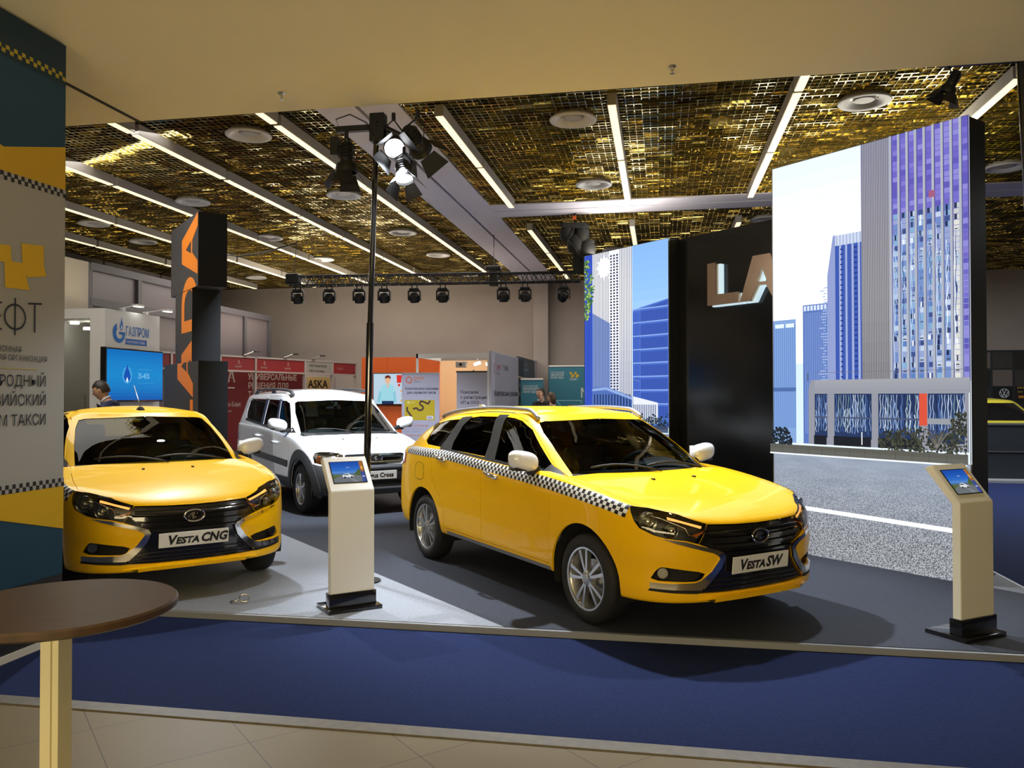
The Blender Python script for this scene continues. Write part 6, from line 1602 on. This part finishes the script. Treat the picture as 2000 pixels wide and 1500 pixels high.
st2 = thing('light_stand', 'black pole cut off by the right edge of the view, beside the tall city panel', 'light stand', (2.585, 6.42, .05))
bm = B(); cyl(bm, (.16, 0, 0), (0, 0, 4.04), .033, n=14); part('pole', bm, M['gloss_black'], st2, smooth=.6)
bm = B(); cyl(bm, (.16, 0, 0), (.16, 0, .02), .12, n=24); part('foot', bm, M['matte_black'], st2)
bm = B(); box(bm, (-.26, 0, 4.02), (.56, .04, .04)); part('arm', bm, M['truss'], st2)
par_light((2.10, 6.42, 3.90), (1.0, 7.0, 1.5), 'unlit spotlight peeking under the soffit near the right edge', lit=False, sc=.6)
def lattice(bm, a, b, s, r=.014, n=40):
    """square truss from a to b, side s"""
    a, b = Vector(a), Vector(b); d = (b-a).normalized(); side = d.cross(Vector((0, 0, 1))).normalized()*s/2; up = Vector((0, 0, s/2))
    cs = [side+up, side-up, -side-up, -side+up]
    for c in cs: cyl(bm, a+c, b+c, r, n=8)
    L = (b-a).length
    for k in range(n):
        p, q = a+d*L*k/n, a+d*L*(k+1)/n
        for i in range(4):
            c0, c1 = cs[i], cs[(i+1) % 4]
            cyl(bm, p+(c0 if k % 2 else c1), q+(c1 if k % 2 else c0), r*.5, n=5, caps=False)
    return bm
tr = thing('lighting_truss', 'long black lattice truss hanging in the back of the hall with lamps below', 'truss', (0, 0, 0))
TA, TB = Vector((-7.25, 15.07, 3.91)), Vector((-1.52, 15.65, 3.93))
part('lattice', lattice(B(), TA, TB, .18, .017, 64), M['truss'], tr)
bm = B(); box(bm, (-7.18, 15.05, 3.95), (.28, .2, .22), bev=.04); part('junction_box', bm, M['truss'], tr)
bm = B(); box(bm, (-3.2, 15.5, 3.96), (.16, .2, .38), bev=.02); box(bm, (-3.2, 15.5, 4.12), (.3, .22, .08), bev=.02); part('hoist_motor', bm, M['truss'], tr)
part('hanging_chain', cyl(B(), (-7.18, 15.05, 4.0), (-7.10, 15.05, ZC-.02), .008, n=6), M['black'], tr); part('hanging_chain', cyl(B(), (-3.2, 15.5, 4.1), (-3.2, 15.5, ZC-.02), .008, n=6), M['black'], tr)
part('cable', tube(B(), [(-8.9, 15.2, 4.55), (-8.4, 15.1, 4.45), (-7.9, 15.1, 4.50), (-7.4, 15.05, 4.6), (-7.12, 15.05, 4.66)], .015, 6), M['black'], tr, smooth=True)
def head_mesh():
    t = {}
    bm = B(); box(bm, (0, 0, 0), (.20, .14, .05), bev=.02); cyl(bm, (-.05, 0, .02), (-.05, 0, .09), .012); cyl(bm, (.05, 0, .02), (.05, 0, .09), .012); t['base'] = bm
    bm = B(); box(bm, (-.115, 0, -.12), (.025, .10, .20), bev=.01); box(bm, (.115, 0, -.12), (.025, .10, .20), bev=.01); box(bm, (0, 0, -.035), (.24, .10, .03), bev=.01); t['yoke'] = bm
    bm = B(); lathe(bm, [(0, .09), (.06, .08), (.095, .03), (.10, -.06), (.095, -.10), (.08, -.105), (.08, -.09), (0, -.09)], 'Z', 26); t['head'] = bm
    return t
hm = head_mesh(); HD = {}
for k, b_ in hm.items():
    me = bpy.data.meshes.new('mh_'+k); b_.to_mesh(me); b_.free(); me.materials.append(M['truss']); HD[k] = me
bm = B(); cyl(bm, (0, 0, -.095), (0, 0, -.092), .078, n=26); lm = bpy.data.meshes.new('mh_lens'); bm.to_mesh(lm); bm.free(); lm.materials.append(M['gloss_black'])
bm = B(); cyl(bm, (0, 0, -.095), (0, 0, -.092), .078, n=26); ll = bpy.data.meshes.new('mh_lens_lit'); bm.to_mesh(ll); bm.free(); ll.materials.append(M['glow'])
MH = ['first from the left end', 'second from the left', 'third from the left, left of the stand pole', 'fourth from the left, right of the stand pole', 'fifth from the left', 'sixth from the left', 'seventh, right of the hoist motor', 'eighth, right of the hoist motor', 'last, tilted with a bright white lens']
for i, px_ in enumerate((-7.10, -6.46, -5.86, -5.36, -4.76, -4.20, -3.01, -2.59, -1.84)):
    f = (px_-TA.x)/(TB.x-TA.x); p = TA.lerp(TB, f)
    t = thing('moving_head_lamp', 'black moving head lamp under the truss, '+MH[i], 'stage lamp', (p.x, p.y, 3.72), .1, 'moving head lamps under the truss')
    b_ = link(bpy.data.objects.new('base', HD['base']), t); y_ = link(bpy.data.objects.new('yoke', HD['yoke']), t)
    h = link(bpy.data.objects.new('head', HD['head']), t); h.location = (0, 0, -.15)
    h.rotation_euler = (math.radians(18 if i < 8 else 55), 0, math.radians(40 if i == 8 else 0)); l = link(bpy.data.objects.new('lens', ll if i == 8 else lm), h)
# cluster of lamps hung above the left city panel
cl = thing('lamp_cluster', 'black cluster of hung stage lamps above the left end of the city panel', 'stage lamp', (-1.45, 13.92, 0))
bm = B(); cyl(bm, (.0, 0, 4.72), (0, 0, 4.80), .03); cyl(bm, (0, 0, 4.6), (0, 0, 4.84), .008); part('hook', bm, M['matte_black'], cl)
bm = B(); box(bm, (0, 0, 4.70), (.06, .05, .08)); part('orange_tag', bm, M['booth_orange'], cl)
for (x_, z_, r_) in ((-.12, 4.45, .13), (.13, 4.42, .12), (.02, 4.25, .15), (.22, 4.15, .14)):
    bm = B(); lathe(bm, [(0, .16), (r_*.6, .14), (r_, .04), (r_, -.10), (r_*.8, -.14), (0, -.14)], 'Z', 18, (x_, 0, z_)); box(bm, (x_, 0, z_+.12), (.24, .16, .05), bev=.01); part('lamp_head', bm, M['matte_black'], cl, smooth=.7)
part('top_frame', box(B(), (0, 0, 4.55), (.42, .22, .10), bev=.02), M['matte_black'], cl); part('hanging_box', box2(B(), (-.02, -.1, 3.75), (.20, .1, 4.2)), M['matte_black'], cl)
bm = B(); tube(bm, [(.0, -.1, 4.5), (-.1, -.14, 4.3), (.05, -.14, 4.1), (.14, -.12, 3.9)], .015, 6); part('cable', bm, M['black'], cl, smooth=True)
# small floor clutter under the saloon bumper
fl_ = thing('floor_lamp_clip', 'small chrome clamp lying on the stage beside the saloon front wheel', 'clamp', (-3.12, 5.72, .05), .4)
bm = B(); tube(bm, [(math.cos(a)*.035, 0, .04+math.sin(a)*.03) for a in np.linspace(0, 2*PI, 14, endpoint=False)], .007, 6, closed=True); tube(bm, [(-.035, 0, .03), (-.10, .01, .012), (-.09, .04, .012)], .007, 6); part('ring', bm, M['chrome'], fl_, smooth=True)

# ------------------------------------------------------------------ people
M['skin'] = noise_mat('skin', (.52, .30, .21), (.56, .34, .24), 8, .55)
M['hair_black'] = noise_mat('hair_black', (.012, .010, .009), (.03, .024, .02), 40, .5, stretch=(1, 1, 6))
M['hair_brown'] = noise_mat('hair_brown', (.05, .025, .012), (.09, .045, .02), 40, .5, stretch=(1, 1, 6))
M['eye'] = mat('eye_dark', (.02, .015, .012), .2); M['lip'] = mat('lips', (.35, .12, .10), .5)
def skinned(edges, verts, radii, sub=2, name='b'):
    bm = B(); sk = bm.verts.layers.skin.verify(); vs = [bm.verts.new(v) for v in verts]
    for a, b in edges: bm.edges.new((vs[a], vs[b]))
    for i, v in enumerate(vs): r = radii[i]; v[sk].radius = (r, r) if not isinstance(r, tuple) else r; v[sk].use_root = (i == 0)
    me = bpy.data.meshes.new(name); bm.to_mesh(me); bm.free(); o = link(bpy.data.objects.new(name, me))
    m = o.modifiers.new('s', 'SKIN'); m.use_smooth_shade = True; m2 = o.modifiers.new('u', 'SUBSURF'); m2.levels = sub; m2.render_levels = sub
    return bake(o)
def head_shape(c, yaw, pitch, s=1.0):
    """head with brow, nose, lips, chin and ears; faces +X before turning. returns (bmesh, matrix)"""
    bm = B(); bmesh.ops.create_uvsphere(bm, u_segments=32, v_segments=24, radius=1)
    for v in bm.verts:
        x, y, z = v.co; zz = z
        w = .074*(1-.22*max(0, -z)**1.5); d = .098*(1-.10*max(0, -z)); h = .120
        X, Y, Z = x*d, y*w, z*h
        if x > 0:
            X *= 1+.10*max(0, -z)
            n = math.exp(-((y/.20)**2)-((z+.14)/.17)**2); X += .027*n          # nose
            X += .006*math.exp(-((y/.5)**2)-((z-.28)/.12)**2)                   # brow
            X -= .007*math.exp(-(((abs(y)-.36)/.18)**2)-((z-.10)/.12)**2)       # eye sockets
            X += .007*math.exp(-((y/.32)**2)-((z+.46)/.08)**2)                  # lips
            X += .022*math.exp(-((y/.35)**2)-((z+.84)/.2)**2)                  # chin
        v.co = (X, Y, Z)
    for sg in (-1, 1):
        e = bmesh.ops.create_uvsphere(bm, u_segments=10, v_segments=8, radius=1, matrix=Matrix.Translation((-.005, sg*.076, -.005)) @ Matrix.Diagonal((.014, .008, .027, 1)))
    mt = Matrix.Translation(c) @ Matrix.Rotation(yaw, 4, 'Z') @ Matrix.Rotation(pitch, 4, 'Y') @ Matrix.Scale(s, 4)
    bm.transform(mt); return bm, mt
def person(name, label, loc, rz, top, trousers, hair, lean=0, yaw=0, pitch=0, H=1.76, arms='down', longhair=False, shirt=None):
    P = thing(name, label, 'person', loc, rz); k = H/1.76
    Rl = Matrix.Rotation(lean, 3, 'Y')
    def up(p): p = Vector(p); q = Rl @ (p-Vector((0, 0, .95)))+Vector((0, 0, .95)); return q*k
    V = [Vector((0, 0, .95))*k, up((.0, 0, 1.12)), up((.0, 0, 1.30)), up((-.01, 0, 1.42)), up((0, 0, 1.50)), up((.02, 0, 1.58))]
    E_ = [(0, 1), (1, 2), (2, 3), (3, 4), (4, 5)]; Rr = [(.14*k, .11*k), (.125*k, .10*k), (.15*k, .11*k), (.12*k, .09*k), .056*k, .052*k]
    hands = []
    for s in (-1, 1):
        i = len(V)
        el, wr = ((.0, .25*s, 1.16), (.05, .24*s, .93)) if arms == 'down' else ((.10, .24*s, 1.18), (.28, .10*s, 1.28))
        if arms == 'phone' and s > 0: el, wr = (.12, .22, 1.20), (.10, .12, 1.50)
        V += [up((-.01, .17*s, 1.41)), up(el), up(wr)]; E_ += [(3, i), (i, i+1), (i+1, i+2)]; Rr += [.062*k, .046*k, .030*k]
        hands.append((V[i+1], V[i+2], s))
        i = len(V); V += [Vector(q)*k for q in ((.0, .09*s, .88), (.01, .10*s, .50), (-.02, .10*s, .09), (.14, .11*s, .035))]; E_ += [(0, i), (i, i+1), (i+1, i+2), (i+2, i+3)]; Rr += [.085*k, .058*k, .042*k, .036*k]
    body = skinned(E_, V, [tuple(q*.86 for q in r) if isinstance(r, tuple) else (r if i in (4, 5) else r*.88) for i, r in enumerate(Rr)], 2, name+'_body')
    bm = B(); bm.from_mesh(body)
    hb, mt = head_shape(up((.03, 0, 1.66)), yaw, pitch+lean*.3, k); me = bpy.data.meshes.new('h'); hb.to_mesh(me); hb.free(); bm.from_mesh(me); bpy.data.meshes.remove(me)
    for e, w, s in hands:
        d = (w-e).normalized(); sd = d.cross(Vector((1, 0, .2))).normalized()
        q = Matrix((d.cross(sd), sd, d)).transposed(); box(bm, w+d*.055*k, (.026*k, .078*k, .10*k), rot=q, bev=.01)
        for j in range(4): tube(bm, [w+d*.10*k+sd*(j-1.5)*.019*k, w+d*(.135+.008*(j in (1, 2)))*k+sd*(j-1.5)*.019*k, w+d*(.155+.012*(j in (1, 2)))*k+sd*(j-1.5)*.018*k+q.col[0]*.018*k], [.009*k, .0085*k, .007*k], 6)
        tube(bm, [w+d*.03*k+sd*.035*k*s, w+d*.07*k+sd*.062*k*s, w+d*.10*k+sd*.058*k*s], [.011*k, .010*k, .008*k], 6)
    b = part('body', bm, M['skin'], P, smooth=1.2)
    for s in (-1, 1):
        e = B(); bmesh.ops.create_uvsphere(e, u_segments=10, v_segments=8, radius=.010, matrix=mt @ Matrix.Translation((.080, s*.030, .012))); part('eye', e, M['eye'], b, smooth=True)
    e = B(); box(e, (.0865, 0, -.056), (.008, .044, .009), bev=.003); e.transform(mt); part('mouth', e, M['lip'], b)
    # hair cap
    h = B(); bmesh.ops.create_uvsphere(h, u_segments=28, v_segments=20, radius=1); dl = []
    for v in h.verts:
        x, y, z = v.co
        if (x > .35 and z < .38) or (x > -.15 and z < .05) or z < (-.95 if longhair else -.55): dl.append(v)
        f = 1+.03*math.sin(x*9)*math.sin(y*11)
        v.co = (x*.109*f-.006, y*.084*f, z*.130*f+.004)
        if longhair and z < -.1: v.co.x -= .012; v.co.z -= .07*(-z)
    bmesh.ops.delete(h, geom=dl, context='VERTS'); bmesh.ops.solidify(h, geom=list(h.faces), thickness=.012); h.transform(mt); part('hair', h, hair, P, smooth=1.2)
    # clothes: skins a little larger than the body
    def cloth(nm, idx, extra, m, sub=2):
        mp = {a: i for i, a in enumerate(idx)}; ee = [(mp[a], mp[c]) for a, c in E_ if a in mp and c in mp]
        me_ = skinned(ee, [V[a] for a in idx], [tuple(r*extra for r in Rr[a]) if isinstance(Rr[a], tuple) else Rr[a]*extra for a in idx], sub, nm)
        part(nm, me_, m, P, smooth=True)
    V = list(V); 
    n = 6
    V6 = V[:]
    # jacket stops short of the wrists and neck
    V[4] = V[3].lerp(V[4], .8); V[n+2] = V[n+1].lerp(V[n+2], .93); V[n+9] = V[n+8].lerp(V[n+9], .93)
    Rr0 = Rr[:]; Rr[3] = (.17*k, .12*k); Rr[4] = .078*k; Rr[n] *= 1.2; Rr[n+7] *= 1.2
    cloth('jacket', [2, 0, 1, 3, 4, n, n+1, n+2, n+7, n+8, n+9], 1.2, top); Rr = Rr0
    V[n+5] = V[n+4].lerp(V[n+5], .97); cloth('trousers', [0, n+3, n+4, n+5, n+10, n+11, n+12], 1.15, trousers)
    for a in (n+5, n+12):
        e = B(); box(e, (V6[a].x+.07, V6[a].y, .045), (.27, .09, .09), bev=.03); part('shoe', e, M['black'], P, smooth=.8)
    if shirt:
        c_ = B(); tube(c_, [up((.060*math.cos(a)+.010, .062*math.sin(a), 1.525-.022*math.cos(a))) for a in np.linspace(0, 2*PI, 18, endpoint=False)], .015, 6, closed=True); part('shirt_collar', c_, shirt, P, smooth=True)
    return P
M['navy_suit'] = noise_mat('navy_suit', (.012, .02, .075), (.018, .03, .10), 30, .7)
M['dark_cloth'] = mat('dark_cloth', (.012, .012, .014), .8); M['shirt'] = mat('white_shirt', (.75, .77, .8), .6); M['brown_cloth'] = mat('brown_cloth', (.10, .06, .05), .8)
person('person', 'man in a navy suit and white collar looking down left, behind the yellow saloon', (-7.22, 9.86, .05), PI+.30, M['navy_suit'], M['dark_cloth'], M['hair_black'], lean=.30, pitch=.28, H=1.80, shirt=M['shirt'])
person('person', 'person in black clothes with bowed head, at the back of the white van', (-9.0, 14.4, 0), .25, M['dark_cloth'], M['dark_cloth'], M['hair_brown'], lean=.30, pitch=.5, H=1.80, arms='front')
person('person', 'dark haired person raising a phone, by the narrow teal backdrop', (-2.62, 17.9, 0), -2.2, M['dark_cloth'], M['dark_cloth'], M['hair_black'], H=1.78, arms='phone', shirt=M['shirt'])
person('person', 'long haired person in brown turned away, nearest the left city panel', (-2.33, 17.6, 0), 2.6, M['brown_cloth'], M['dark_cloth'], M['hair_brown'], H=1.68, longhair=True, pitch=.1)
person('person', 'person mostly hidden behind the van roof, before the grey white booth wall', (-8.05, 18.9, 0), -1.2, M['brown_cloth'], M['dark_cloth'], mat('hair_red', (.12, .03, .02), .6), H=1.78)

# ------------------------------------------------------------------ the cars
r = thing('taxi_car', 'yellow saloon taxi with checker tape, roof aerial and VESTA CNG plate, on the left', 'car', (-4.139, 6.3027, .05), -.762); build_vesta(True, r)
r = thing('taxi_car', 'yellow estate taxi with checker tape, roof rails and VESTA SW plate, in the centre', 'car', (.1162, 6.1852, .05), -.85314); build_vesta(False, r)
r = thing('van_car', 'white people carrier with grey plastic bumper and roof rails, behind the light stand', 'car', (-4.2271, 10.8869, .05), -.82786); build_largus(r)
